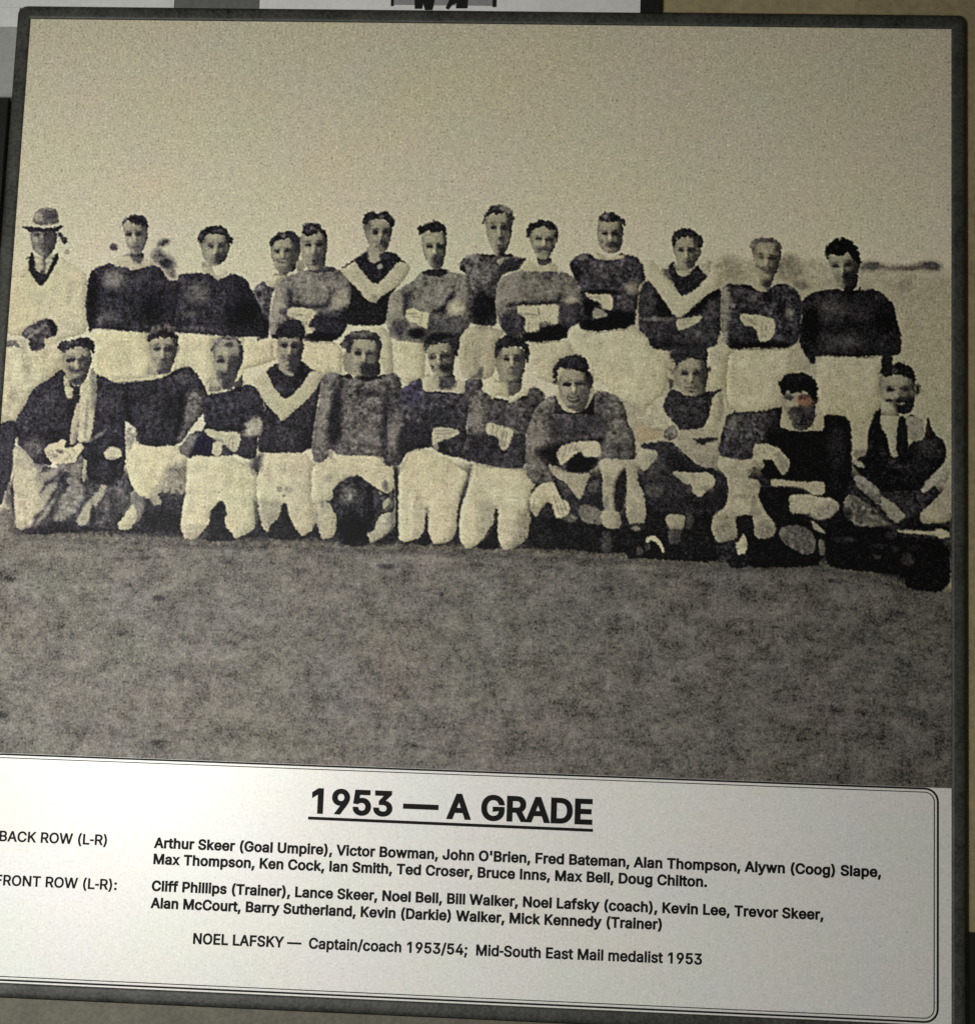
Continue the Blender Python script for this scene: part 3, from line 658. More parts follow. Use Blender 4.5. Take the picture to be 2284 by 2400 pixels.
f('body', 184, "410,1130 480,1075 560,1060 575,1040 618,1040 620,1070 600,1110 640,1130 750,1070 792,1130 722,1190 702,1260 518,1262 480,1232 430,1200")
fingers((430,1160,500,1150),(440,1190,520,1175),(470,1215,540,1195),(660,1110,720,1180),(620,1150,680,1220))
s(60, "520,1130 610,1140 590,1180 550,1170", a=.85); b(150, 430, 480, 1160, 1200, a=.6); b(120, 480, 540, 1185, 1205, a=.6); s(130, "560,1262 640,1190 660,1200 600,1262", a=.5)
f('towel', 152, "783,1225 812,1230 806,1400 782,1435 768,1400")
f('body', 180, "973,1160 1010,1113 1060,1098 1122,1130 1142,1180 1122,1215 1030,1228 988,1212")
b(130, 1000, 1110, 1200, 1226, a=.6)

# --- kneeling, dark jersey and light collar
w('front_two')
f('body', 44, "1230,1500 1740,1440 1730,1800 1700,1910 1300,1900 1230,1700", mot=.25)
b(20, 1330, 1700, 1700, 1900, a=.7)
s(92, "1100,1700 1200,1560 1330,1480 1370,1620 1310,1800 1250,1850", clip=False, a=.9, soft=4)
f('body', 176, "1095,1830 1160,1760 1240,1640 1285,1700 1275,1800 1222,1885 1110,1888")
s(104, "1240,1620 1345,1560 1330,1740 1280,1810 1285,1700", clip=False, a=.8, soft=3)
f('shorts', 187, "1180,1110 1260,1050 1330,1095 1450,1110 1695,1095 1755,1180 1765,1300 1742,1520 1700,1560 1560,1540 1490,1530 1420,1600 1300,1565 1220,1450 1185,1300")
s(104, "1580,1290 1760,1250 1745,1520 1700,1560 1480,1530 1500,1440", a=.75, soft=8, mot=.3); b(84, 1590, 1640, 1290, 1350, a=.6); s(60, "1500,1560 1520,1500 1550,1560 1590,1490 1610,1560 1660,1500 1700,1570 1600,1590", a=.7, soft=2, clip=False); b(150, 1190, 1260, 1480, 1560, a=.5)
s(152, "1410,1500 1480,1470 1470,1560 1522,1640 1440,1665 1400,1600", a=.85, clip=False)
f('jersey', 43, "905,640 930,480 980,440 1060,510 1200,490 1300,465 1480,475 1600,415 1700,365 1780,358 1862,440 1930,560 1965,700 1900,800 1780,950 1690,1090 1450,1108 1330,1090 1262,1040 1250,920 1180,860 1120,900 1000,850 900,800", mot=.16)
s(86, "1760,600 1880,560 1940,640 1960,710 1890,820 1780,950 1690,1085 1655,1040 1730,900 1720,760", a=.75, soft=5, mot=.2); s(18, "1690,560 1735,640 1715,900 1650,1030 1640,900 1690,740", a=.7, soft=4); s(18, "1180,560 1215,700 1255,930 1200,880 1165,700", a=.6, soft=4)
b(78, 1740, 1900, 640, 1000, a=.7, hard=.2); b(24, 1480, 1720, 560, 900, a=.6, hard=.1); b(58, 960, 1160, 560, 800, a=.5, hard=.1); b(62, 1620, 1820, 390, 520, a=.5); b(30, 1290, 1640, 1030, 1105, a=.5); b(62, 1300, 1460, 700, 900, a=.4, hard=.1); b(34, 1140, 1350, 560, 720, a=.4)
f('body', 128, "1180,930 1272,925 1282,980 1252,1060 1222,1150 1178,1100", mot=.2)
b(170, 1235, 1275, 930, 980, a=.7); b(170, 1180, 1225, 1080, 1150, a=.6)
f('collar', 174, "1058,505 1120,475 1300,468 1460,445 1472,475 1330,485 1180,503")
b(90, 1110, 1180, 490, 515, a=.5)
f('body', 160, "1400,350 1480,400 1600,370 1590,420 1470,440 1380,460")
face(166, "1400,180 1430,85 1640,85 1662,180 1645,260 1615,350 1575,412 1490,425 1450,345 1412,270", 1471, 190, 1577, 192, 1530, 345, 0.2)
b(56, 1436, 1506, 166, 214); b(46, 1530, 1624, 166, 218); s(70, "1505,268 1615,255 1615,410 1540,420 1480,435 1470,390 1505,345", a=.92, soft=2); b(40, 1510, 1570, 270, 310, a=.7); b(92, 1600, 1620, 300, 380, a=.4); b(110, 1425, 1485, 255, 305, a=.7); b(182, 1495, 1525, 200, 260, a=.7); s(66, "1640,180 1692,165 1672,210 1640,250", a=.9, clip=False); s(52, "1470,390 1600,370 1590,415 1480,430", a=.7)
f('hair', 28, "1368,110 1400,50 1470,10 1560,0 1640,30 1672,100 1664,180 1640,90 1540,80 1430,95 1398,140", mot=.4)
s(92, "1395,40 1440,-25 1530,-42 1620,-20 1650,30 1560,12 1470,22", a=.85, soft=3, clip=False, mot=.3)

# --- kneeling, light collar, forearms crossed
w('front_three'); o(400, 1000)
f('body', 34, "430,700 480,690 510,760 520,960 610,1060 560,1075 290,1075 310,990 370,880", mot=.2)
f('shorts', 186, "150,330 200,245 300,285 540,265 640,320 740,380 815,440 810,640 800,900 780,965 680,1022 610,1052 575,1000 515,940 500,850 532,820 502,720 470,690 420,735 370,800 362,900 300,985 250,1042 180,1062 125,1040 96,950 100,820 130,680 148,500")
b(158, 110, 330, 900, 1050, a=.5); b(160, 600, 760, 900, 1020, a=.5); b(166, 720, 810, 640, 900, a=.6); b(164, 480, 600, 480, 600, a=.3); s(150, "640,320 740,385 800,470 720,420", a=.5); s(160, "770,640 812,640 800,900 775,960", a=.7)
o(380, 770)
f('jersey', 46, "380,640 460,610 560,600 660,565 780,515 880,550 932,640 960,720 972,860 960,960 890,1010 890,1140 870,1220 800,1230 700,1180 640,1180 480,1205 300,1192 255,1222 140,1150 200,1060 280,970 400,950 385,800", mot=.16)
s(38, "290,1060 370,1000 470,1010 475,1185 300,1185", a=.9, rgb=tone_rgb(32)*np.array([1.0,.98,1.25])); s(88, "140,1140 240,985 335,1000 285,1100 255,1215", a=.75, soft=3); s(136, "752,960 820,860 890,830 945,870 940,980 850,1010 760,1000", a=.85, soft=4, mot=.2); s(52, "740,1025 880,1020 890,1140 870,1220 690,1180 700,1100", a=.85, soft=4); b(62, 780, 900, 560, 700, a=.5, hard=.1); b(28, 560, 800, 900, 960, a=.6); b(56, 450, 700, 680, 860, a=.4, hard=.1)
s(40, "840,1200 960,1170 900,1340 860,1355 830,1290", a=.8, clip=False, soft=5, mot=.3)
f('body', 174, "385,960 420,938 520,960 735,970 735,1060 692,1165 640,1152 600,1112 565,1100 545,1190 475,1190 470,1080 520,1050 440,1010")
fingers((640,1010,625,1110),(665,1010,660,1140),(500,1080,500,1170),(525,1080,525,1170))
s(70, "470,1030 560,1040 580,1070 560,1190 620,1190 660,1160 600,1110 575,1070", a=.8, clip=False, soft=2); s(60, "560,1090 600,1100 640,1155 690,1160 650,1190 560,1190", a=.9, clip=False); s(176, "475,1080 540,1060 560,1110 540,1190 475,1185", a=.9, clip=False, soft=1); b(150, 640, 690, 1000, 1040, a=.5)
f('collar', 172, "405,560 440,612 570,572 530,530 490,470 440,500")
f('collar', 168, "655,545 690,500 720,470 750,420 770,500 750,550")
face(158, "478,200 500,120 600,78 700,90 742,200 745,300 715,400 665,560 590,580 545,545 510,470 500,330 476,270", 550, 302, 672, 300, 600, 455, 0.5)
s(60, "510,400 560,380 600,390 640,420 700,400 670,550 620,580 560,560 545,500", a=.9, soft=3)
b(48, 576, 690, 116, 182, a=.9); b(86, 490, 540, 140, 180, a=.6); b(44, 512, 590, 272, 332, a=.95); s(56, "615,310 660,235 745,280 735,370 690,430 640,440 600,390", a=.9, soft=3); b(86, 500, 552, 380, 490, a=.8); b(172, 560, 610, 200, 260, a=.7); b(168, 555, 610, 320, 400, a=.7); b(120, 690, 740, 180, 260, a=.6); b(110, 600, 680, 190, 230, a=.5); b(40, 560, 620, 480, 560, a=.5)
f('hair', 80, "438,210 490,118 540,78 700,75 752,150 764,260 735,380 722,250 712,130 590,92 520,140 470,212", mot=.25)
s(46, "700,90 755,150 764,260 735,385 722,250 712,130", a=.85, soft=2)

# --- kneeling, jersey with a light V
w('front_four'); o(400, 1000)
f('body', 30, "1030,715 1075,685 1105,760 1135,900 1200,1000 1280,1045 1100,1060 940,1050 900,1000 960,930 1010,870", mot=.2)
f('shorts', 182, "810,450 880,330 880,245 1280,240 1315,330 1385,350 1400,500 1395,640 1350,760 1362,900 1332,965 1250,1022 1205,1010 1150,930 1110,840 1080,712 1035,720 1010,850 940,920 905,992 860,945 830,840 812,700 806,640")
s(140, "815,680 1030,690 1010,850 940,920 905,990 860,945 830,840", a=.8, soft=5, mot=.1); s(96, "770,690 820,690 830,900 790,940", a=.7, clip=False); b(90, 990, 1040, 560, 610, a=.7); b(130, 1050, 1150, 560, 620, a=.6); b(84, 1040, 1080, 630, 660, a=.7); b(165, 1200, 1340, 800, 980, a=.5); b(150, 1000, 1120, 395, 415, a=.5); b(120, 820, 880, 330, 430, a=.6); b(110, 1320, 1360, 900, 960, a=.6)
o(380, 770)
f('jersey', 40, "880,540 980,380 1080,320 1280,290 1390,370 1515,430 1478,600 1425,900 1400,1165 950,1168 895,1150 890,1030 950,950 965,720", mot=.16)
b(56, 1000, 1380, 860, 1100, a=.4, hard=.1); b(24, 980, 1080, 780, 900, a=.5); b(24, 1300, 1400, 900, 1150, a=.5)
f('chevron', 172, "838,480 968,388 1010,480 1100,622 1150,657 1330,480 1402,385 1512,422 1472,530 1330,692 1200,802 1120,872 1078,810 968,700 890,560")
f('jersey', 36, "983,390 1088,315 1140,400 1200,450 1260,330 1288,290 1392,370 1332,500 1200,642 1140,657 1080,592 1010,480", mot=.16)
b(52, 1060, 1160, 480, 600, a=.4)
face(152, "1076,100 1150,60 1300,60 1332,150 1310,250 1290,330 1240,405 1182,435 1112,392 1096,330 1095,250", 1143, 160, 1243, 162, 1180, 310, 0)
s(46, "1175,250 1285,190 1295,330 1240,430 1170,410 1195,330", a=.92, soft=3); b(32, 1102, 1184, 138, 182); b(36, 1202, 1284, 138, 186); b(80, 1098, 1162, 232, 296, a=.85); b(180, 1180, 1205, 170, 240, a=.8); b(78, 1210, 1290, 190, 240, a=.6); b(34, 1160, 1210, 275, 340, a=.7); b(164, 1150, 1190, 300, 340, a=.6)
s(128, "1078,345 1120,320 1165,395 1230,430 1200,455 1140,405", a=.85, soft=1.5)
f('hair', 28, "1058,60 1076,0 1130,-65 1200,-92 1280,-82 1332,-10 1345,90 1300,110 1285,85 1150,82 1080,105", mot=.2)

# --- coach kneeling with the ball
w('coach'); o(730, 770)
f('shorts', 184, "40,1280 230,1188 660,1188 700,1270 775,1330 780,1480 700,1560 560,1460 400,1370 230,1470 200,1600 60,1640 -10,1620 0,1480 0,1300")
b(120, 660, 720, 1420, 1520, a=.5); b(130, 100, 200, 1370, 1440, a=.4); b(160, 560, 740, 1330, 1420, a=.4)
o(750, 1000)
f('body', 166, "-70,720 60,690 140,800 158,880 150,985 90,1050 10,1055 -10,960 -40,900 -60,800", mot=.1)
b(90, 0, 40, 690, 760, a=.6); s(120, "-60,800 -20,800 0,960 -20,980 -50,900", a=.7)
f('body', 164, "425,980 500,985 545,850 600,810 700,800 700,560 640,520 700,500 712,700 705,950 620,1020 540,1065 462,1095", mot=.1)
s(84, "640,810 712,720 712,1060 600,1060 640,960", a=.75, soft=5); b(110, 430, 480, 950, 1010, a=.5)
s(26, "620,1020 700,940 735,1080 520,1105 540,1060", clip=False, a=.85, soft=3, mot=.3)
o(730, 770)
f('jersey', 78, "80,500 110,430 200,408 290,440 360,418 380,470 450,420 600,450 700,428 780,408 832,470 852,560 830,760 800,900 790,1040 760,1200 770,1290 690,1290 660,1195 230,1188 215,1130 150,1220 80,1260 15,1245 0,1100 20,900 68,700", mot=.14)
b(102, 20, 210, 470, 1220, a=.6, hard=.2); s(36, "200,620 310,440 275,700 265,1060 170,1150 135,920", a=.85, soft=5); b(44, 640, 730, 520, 1170, a=.7, hard=.2); b(92, 300, 620, 800, 1150, a=.4, hard=.1); b(50, 440, 640, 560, 640, a=.5); s(30, "450,430 600,440 640,425 700,440 640,460 520,500 460,480", a=.8); s(32, "310,420 370,415 385,470 330,470", a=.7); s(96, "710,760 800,700 810,900 760,1180 720,1280 690,1200 740,1000", a=.7, soft=4); s(118, "500,1150 650,1140 655,1155 500,1165", a=.6); b(36, 700, 760, 1260, 1300, a=.6)
f('body', 150, "155,1140 190,1130 205,1170 190,1220 165,1220", mot=.1)
face(167, "285,260 360,150 400,105 600,105 655,200 630,300 645,370 640,440 540,455 470,440 380,440 300,385", 438, 230, 548, 244, 480, 370, 0)
s(36, "462,360 500,300 560,320 640,362 642,440 540,452 450,440", a=.92, soft=2.5)
b(36, 402, 474, 206, 254); b(48, 496, 600, 212, 276, a=.9); b(92, 505, 615, 240, 335, a=.8); b(184, 470, 500, 230, 300, a=.8); b(96, 400, 450, 310, 350, a=.6); b(150, 380, 440, 360, 420, a=.5); b(120, 530, 590, 130, 170, a=.6); b(70, 460, 520, 300, 330, a=.6)
f('hair', 44, "265,140 330,58 400,18 520,16 622,50 664,130 652,235 622,200 602,110 420,105 370,130 358,235 305,205", mot=.3)
s(88, "340,60 420,25 560,22 590,60 480,80 380,80", a=.8, soft=3); s(84, "268,150 330,110 345,150 320,200", a=.7)

# --- the football he holds
w('scene'); o(750, 1000)
f('football', 36, "118,600 148,550 210,500 290,460 370,460 442,520 492,590 512,680 522,760 502,860 440,930 440,1000 462,1085 420,1125 150,1105 148,950 158,850 128,700", mot=.2)
b(98, 170, 360, 520, 730, a=.8, hard=.05, mot=.25); b(58, 330, 440, 500, 800, a=.5, hard=.1); b(12, 170, 460, 820, 1110, a=.9, hard=.5); b(20, 380, 510, 640, 900, a=.5)
w('coach')
f('body', 44, "118,575 190,540 188,640 130,690", mot=.2)
s(84, "590,505 640,520 642,600 600,610", clip=False, a=.8)
f('body', 54, "498,580 545,590 602,615 612,680 562,760 505,765 500,690", mot=.25)
f('body', 162, "600,690 650,660 662,720 620,775 580,770")
s(92, "650,600 692,680 690,760 600,800 530,800 600,775 650,720", clip=False, a=.8); b(130, 545, 585, 610, 640, a=.7)

# --- kneeling, light collar, arms folded
w('front_six'); o(750, 1000)
f('body', 26, "920,1070 990,960 1035,1080 1010,1115 900,1115", mot=.2)
f('shorts', 188, "738,380 800,290 860,205 940,205 1060,225 1250,320 1350,400 1392,440 1372,560 1302,700 1282,850 1272,1000 1202,1082 1070,1105 1040,1060 1015,980 1000,760 975,980 925,1045 800,1082 735,1062 728,700")
s(96, "985,770 1012,730 1016,960 980,985", a=.85, soft=2); b(160, 860, 980, 600, 1000, a=.45); b(160, 1200, 1290, 900, 1060, a=.55); b(150, 860, 940, 960, 1030, a=.5); s(130, "740,380 800,290 860,215 800,360 750,440", a=.5); s(120, "1250,320 1350,400 1392,450 1300,390", a=.5)
s(22, "690,380 728,385 726,1075 705,1075 715,700", clip=False, a=.95, soft=2.2)
o(730, 770)
f('jersey', 56, "710,690 850,555 940,490 1030,455 1048,590 1200,590 1430,612 1440,470 1590,468 1602,550 1520,640 1470,800 1445,920 1470,1040 1500,1150 1480,1225 1330,1205 1200,1170 1120,1105 1000,1130 920,1150 880,1180 820,1295 690,1275 680,1180 720,1050 700,900", mot=.16)
b(92, 705, 850, 700, 1240, a=.7, hard=.2); s(60, "850,560 1030,460 1030,600 980,700 930,740 880,700", a=.5, rgb=tone_rgb(56)*np.array([1,.95,1.25]), soft=4); s(40, "860,900 960,870 1110,910 1130,930 1120,1105 980,1130 880,1160 830,1270 790,1040", a=.8, soft=4); b(40, 1000, 1400, 720, 910, a=.55, hard=.2); s(24, "1060,590 1120,580 1430,612 1430,630 1280,600 1060,604", a=.7); b(86, 1440, 1600, 540, 720, a=.5); b(30, 1180, 1300, 1080, 1160, a=.4); b(26, 690, 720, 500, 900, a=.5)
f('body', 172, "1128,930 1280,928 1392,960 1372,1000 1200,1052 1150,1110 1128,1085")
fingers((1150,960,1280,955),(1150,990,1290,985),(1150,1030,1260,1015))
b(120, 1140, 1190, 1080, 1150, a=.7, clip=False); b(140, 1280, 1380, 960, 990, a=.4)
f('body', 150, "1120,420 1340,420 1360,570 1160,580")
f('collar', 178, "1040,592 1043,465 1100,410 1150,490 1185,572 1310,575 1345,500 1380,460 1432,500 1432,608 1300,584 1200,584")
s(58, "1180,430 1290,395 1370,470 1345,560 1190,578", a=.92, soft=2.5); b(88, 1200, 1260, 440, 480, a=.5)
face(162, "1078,180 1100,135 1310,135 1352,200 1342,290 1328,345 1330,420 1270,440 1190,440 1130,400 1092,280", 1133, 270, 1248, 257, 1205, 390, 0.6)
b(54, 1098, 1168, 248, 292); b(34, 1194, 1302, 236, 278); b(46, 1196, 1232, 265, 315, a=.85); s(34, "1180,350 1230,325 1315,335 1322,400 1220,415", a=.95, soft=1.6); b(44, 1104, 1164, 336, 384, a=.9); b(182, 1168, 1196, 240, 320, a=.7); b(150, 1120, 1190, 400, 440, a=.5); b(80, 1270, 1330, 280, 330, a=.5); b(100, 1230, 1310, 150, 190, a=.5)
f('hair', 38, "1046,160 1058,110 1150,112 1290,112 1370,40 1385,150 1374,240 1345,265 1322,172 1290,132 1100,148 1068,245", mot=.25)
b(90, 1060, 1095, 140, 230, a=.6)

# --- kneeling, tall collar, arms folded
w('front_seven'); o(1100, 1000)
f('body', 22, "275,770 262,1100 285,1150 60,1150 120,1050 200,950", mot=.2)
f('shorts', 187, "20,370 60,340 150,368 350,388 530,400 610,450 620,560 575,600 565,740 582,830 562,1000 482,1100 380,1152 300,1152 258,1000 268,780 240,742 222,900 130,1042 60,1112 0,1132 -40,1140 -92,1080 -100,900 -70,700 -20,600 0,450")
s(148, "60,720 220,710 255,760 222,900 140,1030 60,1080 90,900", a=.75, soft=6, mot=.1); s(100, "440,820 575,760 562,1000 482,1100 420,1130", a=.65, soft=7, mot=.3); b(120, 330, 460, 1060, 1150, a=.5); s(40, "540,700 600,740 640,860 570,1000 575,850", clip=False, a=.75, soft=4, mot=.25)
s(70, "-100,700 -80,600 -10,440 10,350 25,360 10,480 -50,640 -80,720", clip=False, a=.8, soft=2.5)
o(1080, 770)
f('jersey', 68, "75,650 160,555 290,640 440,672 460,692 520,650 640,565 680,535 782,600 790,680 700,800 650,900 615,1000 612,1312 430,1312 250,1282 30,1232 0,1200 55,1000 68,800", mot=.16)
b(100, 70, 240, 570, 1120, a=.65, hard=.2); b(54, 260, 600, 700, 900, a=.5, hard=.1); s(22, "300,652 360,612 420,640 455,690 380,672 300,670", a=.9); s(46, "60,1000 240,980 370,1030 360,1120 420,1170 420,1290 250,1280 30,1230", a=.75, soft=5); s(52, "470,1000 610,970 612,1310 420,1310 420,1180", a=.75, soft=4); b(22, 370, 430, 1120, 1180, a=.8); b(28, 520, 620, 620, 680, a=.6); b(92, 480, 620, 960, 990, a=.5)
f('body', 178, "233,900 280,883 400,920 492,940 482,1010 432,1122 400,1152 358,1112 370,1030 310,1000 240,992")
fingers((300,900,290,980),(340,915,330,1000),(400,960,380,1100),(430,970,420,1080))
s(130, "360,1030 430,1060 410,1150 360,1115", a=.6)
f('body', 158, "340,430 560,420 580,560 470,640 400,620")
f('collar', 178, "278,642 300,490 400,490 440,560 462,690 560,620 602,555 642,600 520,662 462,694 430,642 360,620 300,652")
s(74, "435,490 560,455 582,540 545,622 470,645 435,585", a=.92, soft=2.5)
face(163, "338,190 370,178 580,178 602,260 602,380 572,470 480,492 420,485 350,440 318,330", 429, 285, 521, 286, 480, 420, 0)
b(32, 396, 462, 262, 308); b(44, 476, 566, 260, 312, a=.9); s(76, "455,360 545,345 580,420 545,472 478,455", a=.9, soft=2.5); b(96, 560, 605, 290, 400, a=.6); b(186, 455, 480, 260, 340, a=.85); b(70, 420, 560, 475, 495, a=.7); b(110, 405, 440, 385, 430, a=.6); b(60, 450, 510, 350, 372, a=.6)
f('hair', 33, "308,240 318,150 370,78 450,56 560,78 622,130 645,220 622,345 600,282 580,182 500,172 380,182 350,232 328,282", mot=.35)

# --- man crouching at the front, grinning
w('front_eight'); o(1080, 770)
f('boots', 22, "640,1800 860,1750 1010,1790 1110,1780 1320,1830 1500,1880 1560,2000 1560,2100 1300,2110 1200,2090 900,2060 640,2060", mot=.3)
s(72, "1330,1900 1400,1910 1420,2000 1400,2110 1330,2120 1310,2040", a=.7, soft=3); b(60, 1320, 1380, 2050, 2120, a=.6)
f('body', 92, "1105,1640 1310,1690 1330,1840 1200,1830 1110,1790", mot=.12)
f('body', 50, "890,1420 985,1440 1085,1600 1105,1800 1015,1770 1000,1640 940,1560", mot=.2)
s(84, "900,1420 985,1440 1030,1510 980,1520", a=.6, soft=4)
f('body', 52, "1170,1470 1320,1380 1340,1690 1160,1610 1090,1600", mot=.2)
s(24, "1180,1560 1320,1500 1335,1690 1160,1620", a=.8, soft=5); b(74, 1190, 1290, 1440, 1540, a=.6)
f('shorts', 158, "825,1285 1000,1350 1220,1340 1165,1490 1110,1610 1060,1550 980,1440 880,1400", mot=.1)
f('body', 158, "1290,1300 1340,1218 1480,1208 1532,1250 1555,1330 1560,1500 1525,1730 1440,1735 1330,1700 1325,1500 1330,1390", mot=.1)
s(22, "1440,1400 1560,1290 1560,1500 1522,1735 1440,1735 1430,1560", a=.95, soft=3.5, mot=.25); b(178, 1310, 1500, 1220, 1350, a=.6); s(60, "1330,1600 1380,1570 1385,1700 1330,1690", a=.7, soft=3); b(90, 1340, 1420, 1380, 1480, a=.35)
f('socks#1', 158, "1325,1690 1440,1718 1495,1730 1492,1882 1370,1872 1305,1812")
b(110, 1440, 1492, 1740, 1880, a=.5)
f('body', 178, "718,1480 800,1425 872,1440 895,1500 935,1590 1015,1640 1025,1700 962,1775 890,1772 858,1690 815,1610 742,1705 700,1775 648,1690 648,1560", mot=.1)
fingers((870,1560,920,1740),(905,1580,960,1740),(940,1600,1000,1720),(690,1600,670,1700))
s(40, "800,1620 850,1650 870,1770 760,1800 700,1775 745,1700", clip=False, a=.75, soft=4, mot=.2); b(120, 640, 720, 1640, 1770, a=.5); b(130, 960, 1090, 1740, 1820, a=.5, clip=False)
f('jersey', 76, "600,1000 640,880 700,740 780,665 900,615 950,760 1040,790 1150,770 1220,640 1290,575 1440,618 1522,700 1562,850 1622,1000 1647,1200 1602,1235 1320,1212 1280,1290 1170,1362 1000,1345 900,1290 810,1260 850,1370 905,1430 700,1460 620,1400 600,1250", mot=.14)
b(98, 610, 780, 760, 1430, a=.6, hard=.2); s(52, "800,800 950,790 1150,775 1350,760 1360,1020 1060,1045 930,1090 850,1040", a=.7, soft=8); s(26, "880,1070 1050,1060 1350,1022 1310,1065 1050,1080 930,1115 905,1270 990,1330 870,1290 740,1210 690,1140 830,1100", a=.85, soft=5); s(20, "975,1270 1080,1165 1140,1195 1300,1212 1190,1355 1000,1342", a=.95, soft=3); b(64, 1330, 1630, 1060, 1210, a=.6, hard=.2); b(90, 1400, 1580, 850, 1040, a=.5, hard=.1); b(48, 1250, 1400, 620, 760, a=.4); b(104, 700, 860, 640, 740, a=.5)
f('body', 178, "898,1180 930,1108 1050,1068 1150,1053 1308,1058 1312,1202 1140,1202 1120,1160 1060,1180 980,1250 930,1284")
fingers((930,1130,910,1190),(985,1100,950,1230),(1040,1080,1000,1190),(1090,1070,1060,1140))
s(26, "1060,1190 1110,1150 1145,1180 1140,1215 1060,1240", a=.85, clip=False); b(140, 1050, 1140, 1120, 1150, a=.5); b(140, 950, 1040, 1160, 1200, a=.3)
face(160, "905,480 1000,370 1140,370 1220,430 1240,520 1215,640 1170,760 1100,790 1010,760 920,660", 992, 520, 1109, 512, 1050, 640, 1)
f('collar', 172, "890,610 915,590 950,700 1010,760 1080,775 1060,795 960,760 910,700")
f('collar', 164, "1150,770 1190,690 1215,560 1250,520 1240,620 1200,720")
s(74, "1110,620 1170,560 1212,570 1200,660 1165,760 1110,770 1090,700", a=.8, soft=3)
s(22, "945,508 990,500 1040,518 1030,545 960,540", a=.95, soft=1); b(44, 1068, 1150, 485, 535, a=.9); b(90, 1090, 1190, 530, 575, a=.6); b(96, 945, 985, 600, 670, a=.6); s(40, "985,630 1050,655 1120,630 1095,690 1050,705 1005,685", a=.85, soft=1.5); s(150, "1008,650 1050,666 1096,650 1084,670 1050,680 1016,670", a=0.75, soft=1.3); b(182, 1035, 1065, 530, 610, a=.8); s(80, "1000,600 1030,592 1075,606 1060,622 1010,620", a=.6); b(70, 1000, 1080, 715, 750, a=.7); b(110, 960, 1010, 440, 470, a=.3); b(90, 1080, 1130, 420, 460, a=.4); s(110, "930,480 1140,480 1150,500 940,505", a=.5)
s(50, "848,500 890,480 905,520 868,522", a=.9, clip=False); s(40, "1190,440 1235,430 1238,490 1210,530 1180,500", a=.9, clip=False)
f('hair', 33, "862,440 868,360 920,300 1000,252 1060,240 1140,262 1192,310 1202,380 1210,420 1180,490 1145,400 1050,378 920,370 905,420 900,500 880,480", mot=.3)
b(56, 1000, 1120, 270, 330, a=.5)

# --- man squatting, sleeveless dark vest, bare arms
w('front_nine'); o(1460, 800)
f('boots', 18, "-40,1740 200,1700 220,1480 380,1600 560,1620 830,1600 860,1900 900,2080 300,2040 0,2030", mot=.3)
f('socks#2', 152, "25,1115 130,1115 132,1330 190,1400 215,1600 195,1730 60,1730 15,1580 38,1400", mot=.12)
b(110, 40, 200, 1600, 1730, a=.4); b(120, 30, 70, 1130, 1300, a=.3); s(40, "40,1710 200,1700 210,1760 120,1760 60,1770", a=.85); b(120, 70, 160, 1730, 1780, a=.7, clip=False)
f('boots', 184, "205,1870 250,1822 310,1830 360,1880 388,1965 372,1985 330,1900 280,1870 215,1895", mot=.03)
b(70, 200, 260, 1890, 1960, a=.7, clip=False); b(100, 120, 190, 1920, 2010, a=.5, clip=False)
f('socks#3', 140, "388,1622 582,1618 572,1760 480,1780 418,1745"); b(100, 400, 570, 1720, 1770, a=.5)
f('socks#4', 62, "415,1750 560,1760 530,1900 430,1910"); s(70, "590,1600 640,1590 670,1680 620,1780 580,1720", clip=False, a=.7)
f('body', 40, "135,970 300,940 450,935 520,1000 700,1160 870,1195 970,1330 975,1500 890,1592 700,1590 600,1610 300,1590 200,1470 160,1240 290,1060", mot=.2)
s(78, "220,1080 330,1060 380,1180 300,1300 230,1260", a=.5, soft=6); s(16, "420,1060 540,1080 600,1180 520,1240 440,1200", a=.8, soft=5); s(18, "560,1460 760,1430 960,1350 960,1520 860,1590 640,1590", a=.75, soft=6); s(72, "660,1480 740,1440 860,1400 800,1480", a=.6, soft=4)
b(76, 210, 380, 1330, 1470, a=.6); b(30, 400, 540, 1100, 1180, a=.7); b(28, 720, 970, 1400, 1560, a=.6); s(22, "520,1170 700,1180 870,1200 720,1228 500,1225", a=.8); b(30, 260, 460, 1500, 1590, a=.5)
f('shorts', 160, "135,1020 290,1008 330,1060 205,1225 140,1170"); b(120, 230, 330, 1050, 1130, a=.4)
f('body', 158, "458,1215 560,1222 700,1238 780,1218 862,1270 855,1350 780,1405 720,1465 650,1425 640,1340 560,1335 500,1270")
s(84, "470,1230 560,1250 600,1340 560,1335 500,1275", a=.6, soft=4); b(86, 720, 860, 1350, 1410, a=.6)
b(72, 600, 650, 1335, 1440, a=.5); b(110, 640, 680, 1250, 1300, a=.5); b(176, 690, 850, 1240, 1360, a=.4)
f('body', 150, "105,790 250,790 350,850 385,905 240,925 130,965", rgb=tone_rgb(150)*np.array([1.03,.98,.92]))
f('body', 170, "300,545 370,500 400,680 480,770 525,860 420,840 350,845 270,785 175,720 230,620", mot=.1)
f('body', 96, "380,830 480,770 525,880 440,940 380,900", mot=.2)
s(78, "140,690 270,790 360,835 425,830 380,860 270,805", a=.7, soft=2)
f('body', 168, "822,520 925,465 950,620 930,705 882,800 855,905 735,830 800,740", mot=.1)
s(110, "880,480 940,480 945,640 900,780 870,760 900,620", a=.55, soft=4)
f('body', 150, "500,870 560,835 740,820 885,830 890,900 910,950 905,1050 872,1162 780,1192 700,1142 600,1062 515,980", mot=.12)
s(96, "600,1000 700,1060 860,1090 870,1165 780,1192 690,1140", a=.55, soft=5); s(120, "640,930 700,980 800,1000 900,970 900,1040 760,1060 640,1000", a=.4, soft=4)
